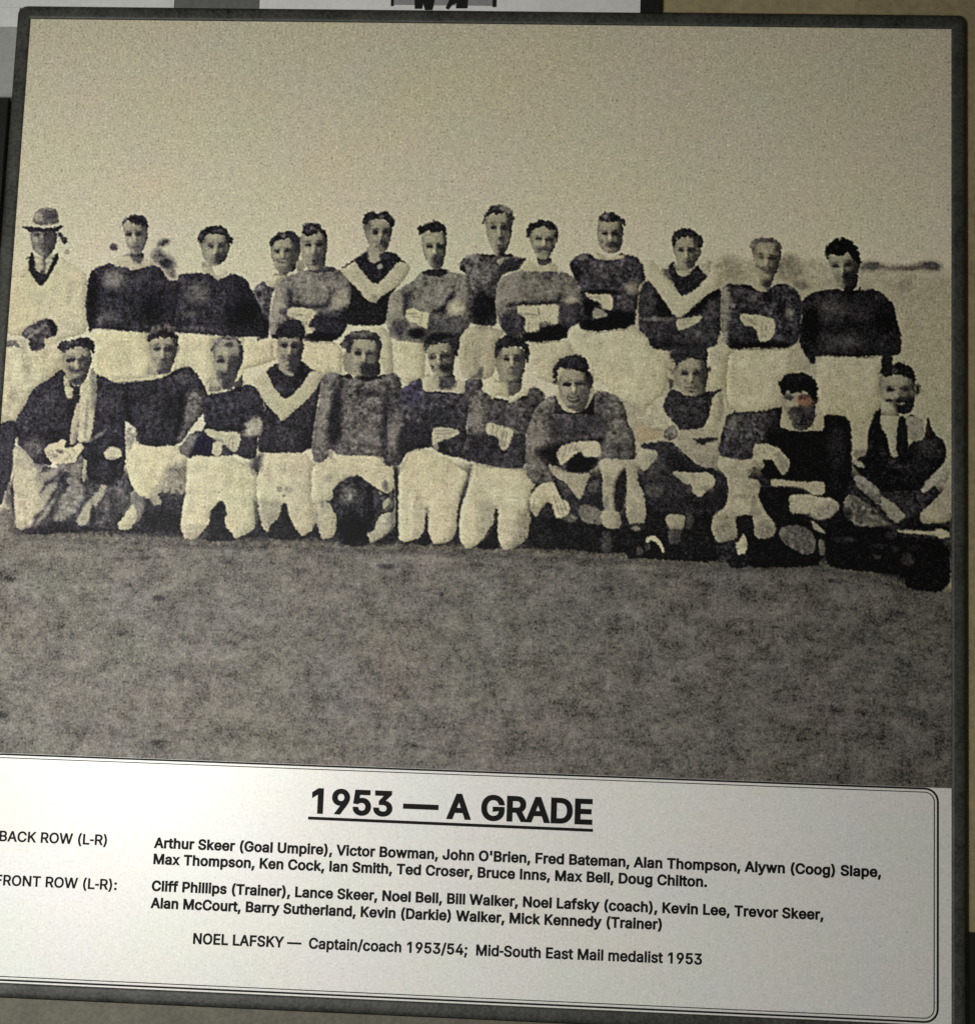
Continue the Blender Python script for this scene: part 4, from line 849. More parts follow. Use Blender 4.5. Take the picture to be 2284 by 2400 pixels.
s(26, "640,900 700,915 735,898 880,905 890,925 785,945 772,985 700,962", a=.9, soft=1.6); b(110, 690, 870, 1060, 1180, a=.45); b(120, 520, 600, 960, 1060, a=.5)
f('vest', 44, "435,445 510,458 560,500 650,512 740,480 830,465 925,445 925,460 840,520 822,600 812,700 760,792 700,822 540,832 480,772 400,682 368,600 400,520", mot=.16)
s(66, "418,340 480,358 460,450 435,450", clip=False, a=.85); b(56, 480, 700, 560, 700, a=.4, hard=.1)
face(152, "478,230 540,180 640,158 742,185 790,240 798,300 785,390 762,475 690,512 600,502 530,442 468,380", 576, 300, 686, 300, 640, 436, 0.3)
b(42, 536, 616, 276, 324); b(34, 638, 735, 274, 326); b(58, 555, 602, 355, 385, a=.8); b(60, 600, 690, 422, 448, a=.8); b(84, 660, 775, 375, 480, a=.75); b(178, 612, 645, 300, 390, a=.7); s(64, "755,230 800,250 795,360 770,470 755,360", a=.6, soft=3); b(40, 600, 640, 455, 475, a=.4); b(176, 560, 700, 190, 250, a=.3)
s(92, "428,248 480,270 482,312 440,290", a=.8, clip=False); b(34, 780, 832, 232, 292, a=.95, clip=False)
f('hair', 40, "438,110 500,60 600,38 780,50 795,150 775,240 742,172 640,158 540,182 500,240 458,180", mot=.2)

FACE_K = 1.2
# --- squatting, arm on his neighbour's knee, light collar, dark jersey
w('front_ten'); o(1815, 830); FACE_K = 1.35
f('boots', 10, "-360,1250 130,1250 340,1320 700,1300 760,1500 720,1800 460,1880 400,2000 -350,2000 -360,1600", mot=.4)
o(1460, 800)
f('socks#5', 150, "875,1120 960,1088 1130,1118 1262,1120 1252,1200 1150,1280 1282,1300 1282,1400 1250,1440 1335,1600 1442,1740 1400,1842 1230,1852 1220,1645 1170,1622 1050,1642 1072,1832 1030,1852 880,1902 818,1750 848,1620 960,1560 992,1400 962,1250 890,1200", mot=.12)
s(70, "870,1640 960,1580 1020,1620 1050,1720 1060,1840 960,1880 890,1800", a=.45, soft=7, mot=.25)
s(18, "1052,1642 1220,1642 1212,1852 1100,1842 1070,1752", a=.95, clip=False); b(80, 1160, 1270, 1190, 1260, a=.6); b(110, 1050, 1220, 1430, 1480, a=.5); b(78, 1200, 1250, 1440, 1560, a=.5); b(110, 870, 1060, 1700, 1900, a=.5); b(86, 1230, 1430, 1680, 1850, a=.6); b(90, 1160, 1280, 1330, 1400, a=.4); b(60, 1180, 1300, 1560, 1640, a=.3)
f('boots', 176, "1045,1905 1100,1850 1130,1788 1162,1870 1162,1940 1122,2012 1070,2002", mot=.04)
b(60, 1050, 1090, 1930, 1960, a=.6); b(90, 1130, 1160, 1880, 1940, a=.4)
f('boots', 20, "950,2050 1050,2000 1200,2000 1180,2110 1080,2132 1000,2112", mot=.3)
o(1815, 830)
f('body', 72, "45,1620 260,1598 382,1700 382,1862 280,1885 130,1805 40,1720", mot=.15)
b(98, 50, 110, 1640, 1720, a=.6)
f('socks#6', 92, "408,1740 472,1740 468,1892 418,1892", mot=.1)
f('body', 156, "128,1350 180,1316 300,1316 420,1338 520,1348 602,1390 604,1450 542,1525 420,1565 340,1535 260,1492 148,1492", mot=.14)
s(92, "430,1400 600,1400 604,1450 540,1520 420,1560 380,1500", a=.65, soft=5, mot=.2); s(110, "150,1440 260,1470 340,1530 260,1495 150,1490", a=.6, soft=3)
s(20, "240,1500 330,1500 420,1565 540,1520 600,1460 640,1560 560,1650 480,1640 400,1600 340,1560", clip=False, a=.8, soft=4, mot=.2); b(176, 160, 420, 1340, 1440, a=.3)
f('body', 122, "328,1555 372,1578 482,1668 472,1692 360,1632", mot=.08)
f('jersey', 10, "0,500 80,495 60,680 180,722 350,722 460,690 450,600 500,556 700,588 720,800 722,1180 640,1332 470,1332 460,1192 280,1200 100,1182 -40,1170 -130,1120 -90,1010 -230,850 -250,1000 -480,950 -520,930 -500,760 -440,540 -150,540", mot=.3)
s(56, "-500,770 -440,545 -130,540 0,500 20,640 -100,700 -60,830 -200,850 -480,860", a=.85, soft=5, mot=.25); b(88, -450, -330, 560, 740, a=.55, hard=.1); b(32, 480, 700, 620, 1100, a=.8, hard=.2); s(26, "-200,660 0,520 60,690 -40,760", a=.6, soft=5); b(26, 470, 640, 1130, 1300, a=.5)
f('jersey', 44, "-500,800 -250,840 -200,870 -200,980 -330,990 -500,960 -540,900", mot=.2)
f('body', 158, "-200,850 -95,835 30,870 120,970 142,1030 105,1120 60,1140 -20,980 -90,990 -200,980", mot=.12)
fingers((-80,860,10,900),(20,930,90,1100),(50,920,120,1060))
s(84, "20,900 140,1020 105,1125 55,1140 10,1000", a=.5, soft=4)
f('body', 152, "-40,1168 100,1178 260,1200 452,1190 477,1280 442,1332 340,1312 200,1250 80,1240 -40,1245", mot=.1)
s(20, "100,1240 230,1245 340,1300 300,1310 180,1270", a=.85, clip=False, soft=2)
f('collar', 158, "48,682 80,500 122,488 142,600 185,724 120,700")
f('collar', 156, "342,705 380,560 442,560 452,700 400,718")
face(132, "68,380 100,335 250,335 352,400 382,480 374,620 332,692 242,724 180,692 130,600 70,500", 130, 410, 270, 420, 215, 565, 0.2)
s(50, "130,500 230,488 375,500 372,640 262,705 165,662", a=.92, soft=3, mot=.2); b(72, 160, 260, 560, 650, a=.7, mot=.2); b(158, 100, 195, 440, 492, a=.7); b(56, 88, 170, 392, 422, a=.85); b(140, 100, 300, 340, 388, a=.6)
s(60, "205,400 280,388 352,425 345,492 232,482 200,440", a=.9, soft=2, rgb=np.array([112., 84., 74.]), mot=.2); s(60, "215,398 290,386 320,410 260,425", a=.7, rgb=np.array([78., 54., 50.])); b(60, 150, 230, 510, 545, a=.8); b(40, 190, 300, 640, 670, a=.5); b(58, 280, 340, 540, 600, a=.5)
f('collar', 156, "48,682 72,540 104,525 142,628 185,724 120,700")
f('collar', 154, "342,705 385,575 442,562 452,700 400,718")
s(12, "378,410 412,395 405,445 380,470", a=.95, clip=False)
f('hair', 12, "38,290 58,230 120,178 220,163 320,188 392,260 403,340 384,465 342,402 300,352 260,342 180,364 110,352 80,395 48,330", mot=.3)
b(34, 150, 300, 190, 250, a=.5)

# --- man in a dark suit and tie at the right end
w('trainer_in_suit'); o(1815, 830)
f('trousers', 84, "645,1360 720,1308 850,1385 955,1460 1010,1540 1100,1600 900,1625 750,1605 645,1510", mot=.2)
s(40, "640,1440 720,1430 720,1540 650,1540", a=.7); b(112, 640, 740, 1330, 1400, a=.5); s(110, "760,1600 1000,1560 1060,1600 900,1625", a=.5)
f('trousers', 130, "1345,1545 1380,1468 1500,1368 1620,1230 1650,1200 1680,1300 1660,1560 1560,1585 1400,1598", mot=.14)
b(168, 1400, 1560, 1440, 1560, a=.4)
f('coat', 20, "935,540 1000,505 1000,660 1050,760 1095,965 1140,965 1250,880 1280,820 1400,800 1435,555 1485,740 1602,830 1605,1000 1485,1130 1380,1280 1240,1280 1000,1300 900,1190 745,1080 730,1000 860,930 870,740 900,640", mot=.3)
s(66, "1290,830 1420,800 1580,860 1590,960 1480,960 1340,920", a=.5, soft=8, mot=.3); s(52, "1000,900 1130,1000 1280,1060 1180,1100 1040,1020", a=.5, soft=6, mot=.3)
b(38, 1180, 1500, 860, 1200, a=.5, hard=.1); s(44, "1400,560 1460,570 1480,760 1400,790", a=.7, rgb=np.array([50., 38., 40.])); s(118, "740,985 820,1010 850,1070 800,1060 740,1040", a=.8); s(96, "735,900 860,890 860,960 740,975", a=.7, clip=False)
f('coat', 76, "735,1130 820,1138 985,1270 1005,1350 960,1420 900,1350 760,1235", mot=.15)
s(118, "760,1140 830,1160 980,1290 940,1300 840,1220", a=.6, soft=3)
b(40, 800, 940, 1300, 1360, a=.5)
f('coat', 40, "1230,1380 1350,1270 1500,1220 1545,1300 1425,1425 1335,1500 1300,1570 1235,1550 1215,1450", mot=.2)
f('coat', 108, "1360,1292 1420,1190 1500,1108 1610,1050 1640,1070 1640,1150 1560,1240 1500,1232 1400,1295", mot=.14)
f('body', 116, "1000,1330 1080,1370 1212,1490 1222,1540 1150,1595 1060,1525 985,1430", mot=.14)
b(60, 1080, 1200, 1330, 1400, a=.5, clip=False); s(14, "1225,1550 1350,1500 1380,1600 1560,1600 1650,1650 1500,1640 1260,1640 1120,1610", clip=False, a=.9, soft=3, mot=.3)
f('shirt', 156, "988,560 1040,515 1130,495 1162,580 1142,800 1135,965 1090,962 1050,762 990,682")
f('shirt', 118, "1218,600 1290,555 1400,640 1402,780 1262,825 1240,700", mot=.16)
f('tie', 17, "1158,585 1212,575 1242,700 1254,900 1200,965 1140,945 1138,760", mot=.3)
face(146, "978,240 1000,195 1120,205 1260,205 1312,260 1314,420 1292,525 1232,570 1150,552 1100,492 1028,442 988,380", 1080, 331, 1222, 324, 1160, 455, 0.8)
s(30, "1115,420 1200,405 1314,405 1312,510 1272,562 1180,580 1128,505", a=.95, soft=2, mot=.2); b(26, 1036, 1124, 308, 354); b(38, 1186, 1258, 296, 352); b(88, 1140, 1206, 320, 405, a=.75); b(26, 1034, 1108, 416, 456, a=.9); b(110, 1260, 1312, 320, 400, a=.6); b(64, 1150, 1220, 430, 480, a=.5); s(150, "1130,452 1170,462 1220,452 1200,474 1160,476", a=.8, soft=1.0); b(120, 1040, 1110, 380, 420, a=.6); b(168, 1110, 1145, 340, 400, a=.5)
s(26, "1312,290 1352,275 1368,340 1320,395", a=.9, clip=False)
f('hair', 22, "978,190 1000,118 1100,88 1200,73 1292,128 1322,220 1314,290 1262,222 1160,192 1060,214", mot=.3)
b(80, 1100, 1150, 120, 180, a=.5)

FACE_K = 1.2
# --- dark bag and pale rod on the grass beside him
w('scene'); o(1815, 1000)
f('bag', 9, "470,960 700,935 1080,950 1140,1030 1640,1060 1640,1556 1245,1532 1205,1390 1000,1372 700,1345 480,1310", mot=.4)
for (x0, x1, y0, y1, t) in ((540,700,1030,1090,40),(640,760,1030,1080,50),(915,1000,1200,1245,56),(1035,1140,980,1060,48),(1180,1310,1190,1310,52),(920,1050,1090,1150,30),(1100,1180,1120,1180,36),(1200,1400,1100,1160,18)):
    b(t, x0, x1, y0, y1, a=.7)
f('rod', 160, "1140,960 1270,968 1495,985 1505,962 1565,960 1640,990 1640,1040 1560,1055 1500,1015 1160,995", mot=.05)
b(90, 1440, 1505, 1000, 1030, a=.5)

LABELS = {
 'umpire': 'man in a pale coat and felt hat standing far left in the printed team photo',
 'back_two': 'standing player in dark jersey with wide light collar, next to the man in the hat',
 'back_three': 'standing player with wavy dark hair and very dark jersey, third in the back row',
 'back_four': 'smiling player half hidden behind the curly haired man with folded arms',
 'back_five': 'standing player with curly hair and grey jersey folding his arms',
 'back_six': 'tall standing player with a light V on a black jersey, left of the middle',
 'back_seven': 'standing player with short dark hair and plain grey jersey folding his arms',
 'back_eight': 'tallest standing player, fair wavy hair, dark jersey open at the neck',
 'back_nine': 'standing smiling player with broad light collar, grey jersey and folded arms',
 'back_ten': 'standing player with dark jersey, neat light collar and folded arms',
 'back_eleven': 'standing player with a light V on his jersey and crossed arms, right of the middle',
 'back_twelve': 'standing player with thinning fair hair, dark jersey and folded arms',
 'back_thirteen': 'broad standing player in near black jersey at the right end of the back row',
 'trainer': 'kneeling man in dark jacket with a pale towel over his shoulder, far left of the front row',
 'front_two': 'kneeling player in dark jersey beside the man with the towel',
 'front_three': 'kneeling player with light collar looking down, forearms crossed low',
 'front_four': 'kneeling player with a light V on his dark jersey',
 'coach': 'kneeling man in grey jersey with a football between his knees',
 'front_six': 'kneeling player with open light collar just right of the football',
 'front_seven': 'kneeling player with tall light collar and a hand tucked under his arm',
 'front_eight': 'crouching player with a broad grin, one knee raised in front',
 'front_nine': 'squatting player in a sleeveless dark vest with bare arms crossed',
 'front_ten': 'squatting player in black jersey with thick dark hair and a reddish mark on the face',
 'trainer_in_suit': 'man in dark suit and tie squatting at the right end of the front row',
}

# ---------------------------------------------------------------- lettering: plain grotesque capitals and small letters as outlines (1000 units)
GLYPHS = """
 |188|
'|206|78,318 70,509 136,509 128,318
(|273|89,207 90,235 92,264 96,293 101,324 107,354 114,384 122,413 132,441 142,468 153,494 164,517 177,539 236,539 223,512 212,485 201,457 191,428 182,399 174,370 167,342 161,313 157,285 154,258 152,232 151,207 152,184 154,161 156,138 160,115 165,91 172,67 179,42 188,16 198,-10 209,-38 222,-66 236,-96 177,-96 156,-59 139,-21 124,16 111,55 102,93 95,131 90,169
)|273|37,-96 52,-66 64,-37 76,-9 86,18 95,44 102,69 108,93 113,116 117,139 120,162 121,184 122,207 121,232 119,258 116,285 112,313 106,342 99,370 91,399 82,428 73,457 62,485 50,512 37,539 97,539 109,517 121,494 131,468 142,441 151,413 159,384 167,354 173,323 178,293 181,264 183,235 184,207 183,168 178,130 171,92 161,53 149,15 134,-22 117,-59 97,-96
,|188|38,-119 68,71 137,71 84,-119
-|453|337,244 337,188 114,188 114,244
.|188|95,-4 86,-4 78,-1 70,3 63,9 57,16 53,24 50,32 50,41 50,50 53,59 57,66 63,73 70,79 78,83 86,86 95,87 104,86 113,83 121,79 128,73 134,66 138,59 140,50 141,41 140,32 138,24 134,16 128,9 121,3 113,-1 104,-4
/|249|235,533 71,-76 14,-76 178,533
1|453|276,509 276,0 212,0 212,448 209,448 86,358 86,427 198,509
3|453|218,-7 195,-6 173,-3 152,2 133,10 114,19 98,30 83,43 70,57 60,74 52,91 46,111 44,132 109,132 111,119 115,107 120,97 126,87 134,78 144,71 154,64 165,59 178,55 191,52 204,50 219,50 234,51 248,53 262,56 275,61 287,67 297,74 307,83 315,93 321,104 325,116 328,130 329,145 328,158 326,172 322,184 316,196 308,207 299,217 288,226 275,234 260,240 242,244 223,247 201,248 157,248 157,299 288,448 288,452 70,452 70,509 372,509 372,461 211,278 211,289 239,290 264,288 287,284 308,276 327,265 344,253 359,239 371,222 381,205 387,186 392,166 393,145 392,123 387,103 380,84 370,66 358,50 344,36 327,23 309,12 288,4 266,-2 243,-6
4|453|40,105 40,158 247,509 311,509 109,166 109,163 413,163 413,105|282,0 282,121 282,146 282,318 343,318 343,0
5|453|221,-7 199,-6 178,-2 159,3 140,11 123,21 108,32 94,45 83,60 73,76 66,93 62,111 60,130 122,130 124,119 127,108 132,98 138,89 145,80 154,73 163,66 173,60 184,56 196,52 208,50 221,50 236,51 250,53 264,58 276,64 288,72 298,82 307,92 314,104 320,117 324,131 327,146 328,162 327,178 324,193 320,208 314,221 306,233 297,244 286,254 275,262 262,269 248,273 233,276 218,277 205,276 192,275 180,272 167,268 156,264 145,258 136,252 128,246 67,253 96,509 366,509 366,452 151,452 134,301 136,301 145,308 155,315 166,320 178,325 190,329 203,331 216,333 229,334 247,333 263,330 279,326 294,321 308,314 321,306 334,296 345,285 355,273 364,260 372,246 379,231 384,215 388,199 390,181 391,163 390,139 385,117 379,95 369,76 357,57 343,41 327,27 309,15 289,6 268,-1 245,-5
9|453|226,516 249,514 271,510 291,503 310,494 328,482 343,468 356,452 368,434 377,414 384,393 388,371 389,347 388,328 385,309 380,290 373,270 363,248 350,224 334,197 315,168 200,0 130,0 301,248 307,248 303,240 299,234 294,227 287,221 281,215 273,210 265,206 257,202 248,199 238,196 228,195 218,195 195,196 175,199 155,206 137,214 121,225 106,237 94,252 83,269 74,287 68,307 65,329 64,352 65,375 69,397 75,417 85,436 96,454 110,469 125,483 143,494 162,504 182,510 203,514|226,460 212,459 199,457 186,452 174,446 163,438 154,429 145,419 138,407 133,395 129,381 126,367 125,352 126,336 129,322 133,308 138,295 145,284 154,274 163,265 174,257 186,251 199,247 212,244 226,243 240,244 254,247 267,251 279,257 289,265 299,273 307,284 314,295 320,308 324,321 327,335 327,350 327,366 324,381 320,394 314,407 307,419 299,429 290,438 279,446 267,452 254,457 241,459
:|188|95,-4 86,-4 78,-1 70,3 63,9 57,16 53,24 50,32 50,41 50,50 53,59 57,66 63,73 70,79 78,83 86,86 95,87 104,86 113,83 121,79 128,73 134,66 138,59 140,50 141,41 140,32 138,24 134,16 128,9 121,3 113,-1 104,-4|95,271 86,272 78,274 70,278 63,284 57,291 53,299 50,307 50,316 50,325 53,334 57,342 63,349 70,354 78,359 86,361 95,362 104,361 113,359 121,354 128,349 134,342 138,334 140,325 141,316 140,307 138,299 134,291 128,284 121,278 113,274 104,272
;|188|38,-119 68,71 137,71 84,-119|103,271 94,272 86,274 78,278 71,284 65,291 61,299 59,307 58,316 59,325 61,334 65,342 71,349 78,354 86,359 94,361 103,362 113,361 121,359 129,354 136,349 142,342 146,334 148,325 149,316 148,307 146,299 142,291 136,284 129,278 121,274 113,272
A|480|16,0 201,509 276,509 463,0 395,0 287,302 264,372 232,478 245,478 213,371 191,302 85,0|110,142 110,199 370,199 370,142
B|456|60,0 60,509 241,509 266,508 289,504 310,499 329,491 345,481 359,469 371,456 381,442 388,426 394,410 397,392 398,374 397,358 395,344 392,331 387,320 380,310 373,301 365,293 356,286 347,280 336,275 326,270 315,267 315,262 327,261 339,257 351,252 363,245 374,237 385,227 394,216 402,203 409,189 414,173 417,155 418,136 417,117 413,100 408,83 400,67 390,52 377,39 362,28 344,18 324,10 301,4 275,1 247,0|125,57 245,57 272,58 296,63 315,70 330,80 341,92 349,105 354,120 355,137 355,149 352,161 348,173 342,184 335,194 327,203 317,211 306,218 293,224 279,228 264,230 248,231 125,231|125,285 238,285 252,286 265,288 277,291 288,296 299,302 308,309 316,317 323,326 329,337 333,348 335,359 336,372 334,388 330,403 323,417 313,429 299,439 283,446 263,450 240,452 125,452
C|510|267,-7 235,-5 205,1 177,11 150,25 126,42 104,63 86,88 70,115 57,146 48,179 42,215 40,254 42,293 48,329 57,362 70,393 86,421 104,445 126,466 150,484 177,498 205,508 235,514 267,516 286,515 305,513 323,509 340,504 357,498 373,490 388,481 402,471 415,460 427,447 438,433 448,418 456,402 463,385 469,367 473,348 408,348 405,361 401,373 395,384 389,395 382,404 375,413 366,421 357,428 348,435 337,440 327,445 315,449 304,452 292,454 280,455 267,456 245,454 223,450 203,443 184,432 166,419 150,403 137,385 125,364 116,340 109,314 105,285 103,254 105,223 109,194 116,168 125,145 137,123 151,105 166,89 184,76 203,66 223,59 245,54 267,53 280,53 292,55 304,57 315,60 327,64 337,69 348,74 357,81 366,88 375,96 382,105 389,114 395,125 401,136 405,148 408,160 473,160 469,142 463,124 457,107 448,91 438,76 428,62 416,49 402,38 388,28 373,19 357,11 341,5 323,0 305,-4 286,-6
D|502|219,0 96,0 96,57 215,57 244,58 272,63 296,70 318,81 337,94 354,110 368,128 379,149 388,172 394,198 398,226 399,255 398,285 394,312 388,337 379,361 368,381 354,399 338,415 320,428 299,438 275,446 249,450 221,452 93,452 93,509 225,509 261,507 294,501 325,492 353,478 377,461 399,441 418,418 433,391 446,361 455,329 460,293 462,255 460,217 455,181 446,149 433,119 417,92 398,68 376,48 351,31 322,17 291,8 256,2|125,509 125,0 60,0 60,509
E|419|60,0 60,509 372,509 372,452 125,452 125,286 355,286 355,229 125,229 125,57 375,57 375,0
F|410|60,0 60,509 369,509 369,452 125,452 125,278 346,278 346,221 125,221 125,0
G|520|269,-7 236,-5 205,1 176,11 149,25 125,43 104,64 85,88 69,116 57,146 47,179 42,215 40,254 42,293 47,329 57,362 69,393 85,421 103,445 125,466 149,484 175,498 203,508 233,514 265,516 285,515 304,513 322,509 340,504 358,497 374,489 389,480 403,469 416,458 429,445 439,431 449,416 458,401 465,384 470,367 474,349 408,349 404,361 399,372 393,383 387,393 380,403 373,411 365,420 356,427 347,434 337,439 326,444 315,448 304,452 291,454 279,455 265,456 243,454 222,450 202,443 183,432 166,419 150,404 137,385 125,364 116,340 109,314 105,285 103,254 105,223 109,194 116,168 125,145 137,124 151,105 166,90 184,76 203,66 224,59 246,54 269,53 290,54 309,57 328,63 345,71 360,81 374,93 386,107 396,123 404,141 410,160 414,180 415,202 434,199 283,199 283,256 478,256 478,200 476,170 471,141 463,115 451,91 436,69 419,50 399,33 377,19 352,8 326,0 298,-5
I|190|63,0 63,509 127,509 127,0
J|396|185,-7 153,-4 124,3 98,15 75,33 57,55 44,81 36,111 33,145 33,173 98,173 98,145 99,123 104,104 111,88 122,74 134,64 149,56 166,51 185,50 204,51 220,56 235,64 248,74 258,88 266,104 270,123 272,145 272,509 336,509 336,145 334,111 326,81 313,55 294,33 271,15 246,3 217,-4
K|467|104,145 104,216 139,261 174,303 212,344 364,509 448,509 231,276 228,276|60,0 60,509 125,509 125,334 124,225 125,193 125,0|372,0 188,259 228,309 449,0
L|393|60,0 60,509 125,509 125,57 361,57 361,0
M|628|60,0 60,509 152,509 277,187 287,159 299,123 311,84 322,49 307,49 318,83 330,121 342,158 352,187 476,509 568,509 568,0 504,0 504,291 504,327 505,369 506,413 507,457 513,457 498,409 482,363 467,322 456,291 342,0 286,0 170,291 159,321 145,361 129,408 112,457 119,457 120,416 121,372 122,328 122,291 122,0
N|523|60,0 60,509 136,509 343,183 363,151 388,107 414,55 405,54 401,108 399,157 399,195 399,509 463,509 463,0 387,0 202,290 177,331 148,381 108,452 119,454 122,384 124,328 125,291 125,0
O|533|267,-7 235,-5 205,1 177,11 150,25 126,42 105,63 86,88 70,115 57,146 48,179 42,215 40,254 42,293 48,329 57,362 70,393 86,421 105,445 126,466 150,484 177,498 205,508 235,514 267,516 299,514 329,508 357,498 384,484 408,466 429,445 448,421 464,393 477,362 486,329 491,293 493,254 491,215 486,179 477,146 464,115 448,88 429,63 408,42 384,25 357,11 329,1 299,-5|267,53 289,54 310,59 330,66 349,76 367,89 383,105 396,123 408,144 418,168 425,194 429,223 430,254 429,286 425,314 418,341 408,365 396,386 383,404 367,420 349,433 330,443 310,450 289,454 267,456 245,454 223,450 203,443 184,433 167,420 151,404 137,385 125,364 116,340 109,314 105,285 103,254 105,223 109,194 116,168 125,144 137,123 151,105 167,89 184,76 203,66 223,59 245,54
P|445|60,0 60,509 235,509 263,507 289,503 312,497 332,487 350,476 366,462 379,447 390,430 398,411 404,391 407,370 409,348 407,325 404,304 398,284 390,265 379,248 366,233 350,219 332,207 312,198 289,191 263,187 235,186 109,186 109,242 233,242 252,243 269,246 284,250 297,256 308,264 318,272 327,282 333,294 338,306 342,319 344,333 344,348 344,362 342,376 338,389 333,402 326,413 318,423 308,431 297,439 284,444 268,449 251,451 232,452 125,452 125,0
R|449|60,0 60,509 236,509 264,507 290,504 313,497 333,489 351,478 367,465 380,450 390,433 399,415 405,395 408,374 409,352 408,330 405,309 399,290 390,271 380,255 367,240 351,228 333,217 312,209 289,203 264,199 236,198 96,198 96,255 234,255 252,256 269,258 284,262 298,267 309,273 319,281 327,290 334,300 339,312 342,324 344,338 345,352 344,367 342,380 339,393 334,405 327,415 319,425 309,433 298,440 284,445 269,449 252,451 233,452 125,452 125,0|353,0 230,229 303,229 428,0
S|447|224,-9 197,-8 172,-4 149,1 128,9 108,19 91,31 76,45 64,60 54,77 46,96 41,115 38,137 104,137 107,123 110,110 116,98 123,88 132,79 142,71 154,64 166,59 180,55 194,52 209,50 224,49 241,50 257,52 272,55 286,60 299,66 311,74 321,82 329,92 336,102 341,114 345,126 346,139 345,151 342,161 338,171 332,179 325,186 316,193 307,199 296,205 245,222 184,239 154,249 128,260 105,274 86,289 71,307 60,326 54,348 52,372 53,393 58,413 65,431 75,448 87,463 102,476 119,488 138,498 158,506 180,511 203,514 227,516 252,514 275,511 296,505 316,498 334,488 351,476 365,463 377,449 387,433 394,415 399,397 401,378 337,378 334,396 326,412 316,426 302,437 286,447 267,453 247,457 225,459 209,458 194,456 180,452 167,448 156,442 145,435 136,427 129,418 123,409 118,398 116,387 115,376 116,363 119,352 124,342 131,334 139,326 148,319 158,313 169,308 212,293 264,279 312,264 324,258 336,252 347,245 359,238 369,229 379,220 387,209 395,198 401,185 405,171 407,155 408,139 407,118 403,99 396,81 386,64 374,48 360,34 343,21 323,11 302,2 278,-4 252,-8
T|449|32,452 32,509 417,509 417,452 257,452 257,0 193,0 193,452
U|517|259,-8 230,-7 203,-2 177,5 154,15 133,28 114,43 98,60 85,80 74,101 66,124 62,148 60,173 60,509 124,509 124,178 125,160 128,144 133,128 141,113 150,99 160,87 173,77 187,68 203,61 220,56 239,53 259,52 279,53 298,56 315,61 331,68 345,77 357,87 368,99 377,113 384,128 389,144 392,160 393,178 393,509 457,509 457,173 456,148 451,124 443,101 433,80 419,60 403,43 384,28 363,15 340,5 315,-2 288,-7
V|480|204,0 16,509 84,509 192,206 215,137 248,31 235,31 267,138 290,206 395,509 463,509 278,0
W|686|155,0 16,509 82,509 163,196 175,145 187,94 197,40 189,40 200,94 211,145 224,196 306,509 380,509 462,196 474,145 486,94 497,40 488,40 499,94 510,145 523,196 603,509 670,509 530,0 455,0 368,323 351,391 336,475 350,475 335,395 318,323 230,0
Y|472|203,0 203,208 16,509 91,509 192,344 222,292 250,230 224,230 251,293 280,344 381,509 455,509 268,208 268,0
a|389|160,-9 142,-8 126,-5 110,-1 94,5 80,12 68,22 57,32 48,45 40,58 35,73 31,90 30,108 31,123 34,138 38,150 43,161 50,171 58,179 67,187 78,193 89,199 100,203 112,207 125,211 178,220 234,227 244,228 252,230 259,232 265,235 270,238 273,243 275,248 276,255 276,257 275,268 273,279 271,288 267,297 262,304 256,311 248,317 240,322 230,326 220,329 208,330 196,331 183,330 171,329 159,326 149,322 140,318 132,313 124,307 118,301 112,294 107,288 103,281 100,274 41,291 48,308 57,322 67,335 79,346 91,355 104,364 118,370 133,375 148,379 163,382 179,384 194,384 239,379 251,376 263,372 275,367 286,360 296,353 306,343 315,333 322,320 329,306 333,290 336,272 337,251 337,0 277,0 277,52 272,52 252,25 244,18 236,12 226,6 215,1 203,-3 190,-6 176,-8|170,45 187,46 202,49 216,53 228,59 239,66 248,74 257,83 263,93 269,104 272,115 275,126 276,138 276,190 259,182 231,176 200,171 175,168 134,159 125,155 117,150 110,145 103,139 98,132 95,124 93,115 92,105 92,95 94,87 98,79 102,72 107,66 114,61 121,56 130,52 139,49 149,47 159,46
c|396|207,-8 182,-7 159,-2 137,6 117,16 98,30 82,46 68,64 56,85 46,108 40,133 36,159 34,187 36,216 40,243 46,268 56,291 68,312 82,330 98,346 117,360 137,371 159,378 182,383 207,384 221,384 234,383 247,380 260,377 272,373 284,368 295,362 305,356 315,349 324,341 332,332 340,322 347,312 353,301 358,289 362,277 303,262 290,289 270,311 242,325 207,330 189,329 173,325 158,319 145,310 134,300 124,287 115,274 108,258 103,242 99,224 97,206 96,187 97,169 99,151 103,134 108,117 115,102 124,89 134,76 145,66 158,57 173,51 189,48 207,46 243,52 271,66 292,89 304,117 363,102 359,90 354,78 348,67 341,56 334,46 325,37 316,29 306,21 296,15 285,9 273,4 261,-1 248,-4 235,-6 221,-8
d|424|195,-8 172,-7 151,-2 130,5 111,16 94,29 79,45 66,64 55,84 46,108 39,133 35,160 34,189 35,218 39,245 46,270 55,293 66,313 79,332 95,347 112,361 131,371 151,378 173,383 196,384 213,384 228,381 241,378 253,373 263,367 272,360 280,353 287,346 306,319 311,319 311,509 372,509 372,0 313,0 313,59 307,59 287,31 280,24 272,17 263,10 252,4 241,-1 227,-5 212,-7|205,47 221,48 236,51 250,57 263,65 274,75 284,86 293,100 299,115 305,132 309,150 311,169 312,189 311,210 309,229 305,247 300,263 293,278 284,291 275,302 263,312 251,320 237,325 221,329 205,330 187,329 172,325 157,319 145,311 133,301 124,290 115,276 108,261 103,245 99,227 97,209 96,189 97,170 99,151 103,133 109,117 115,101 124,88 134,76 145,66 158,57 172,51 188,48
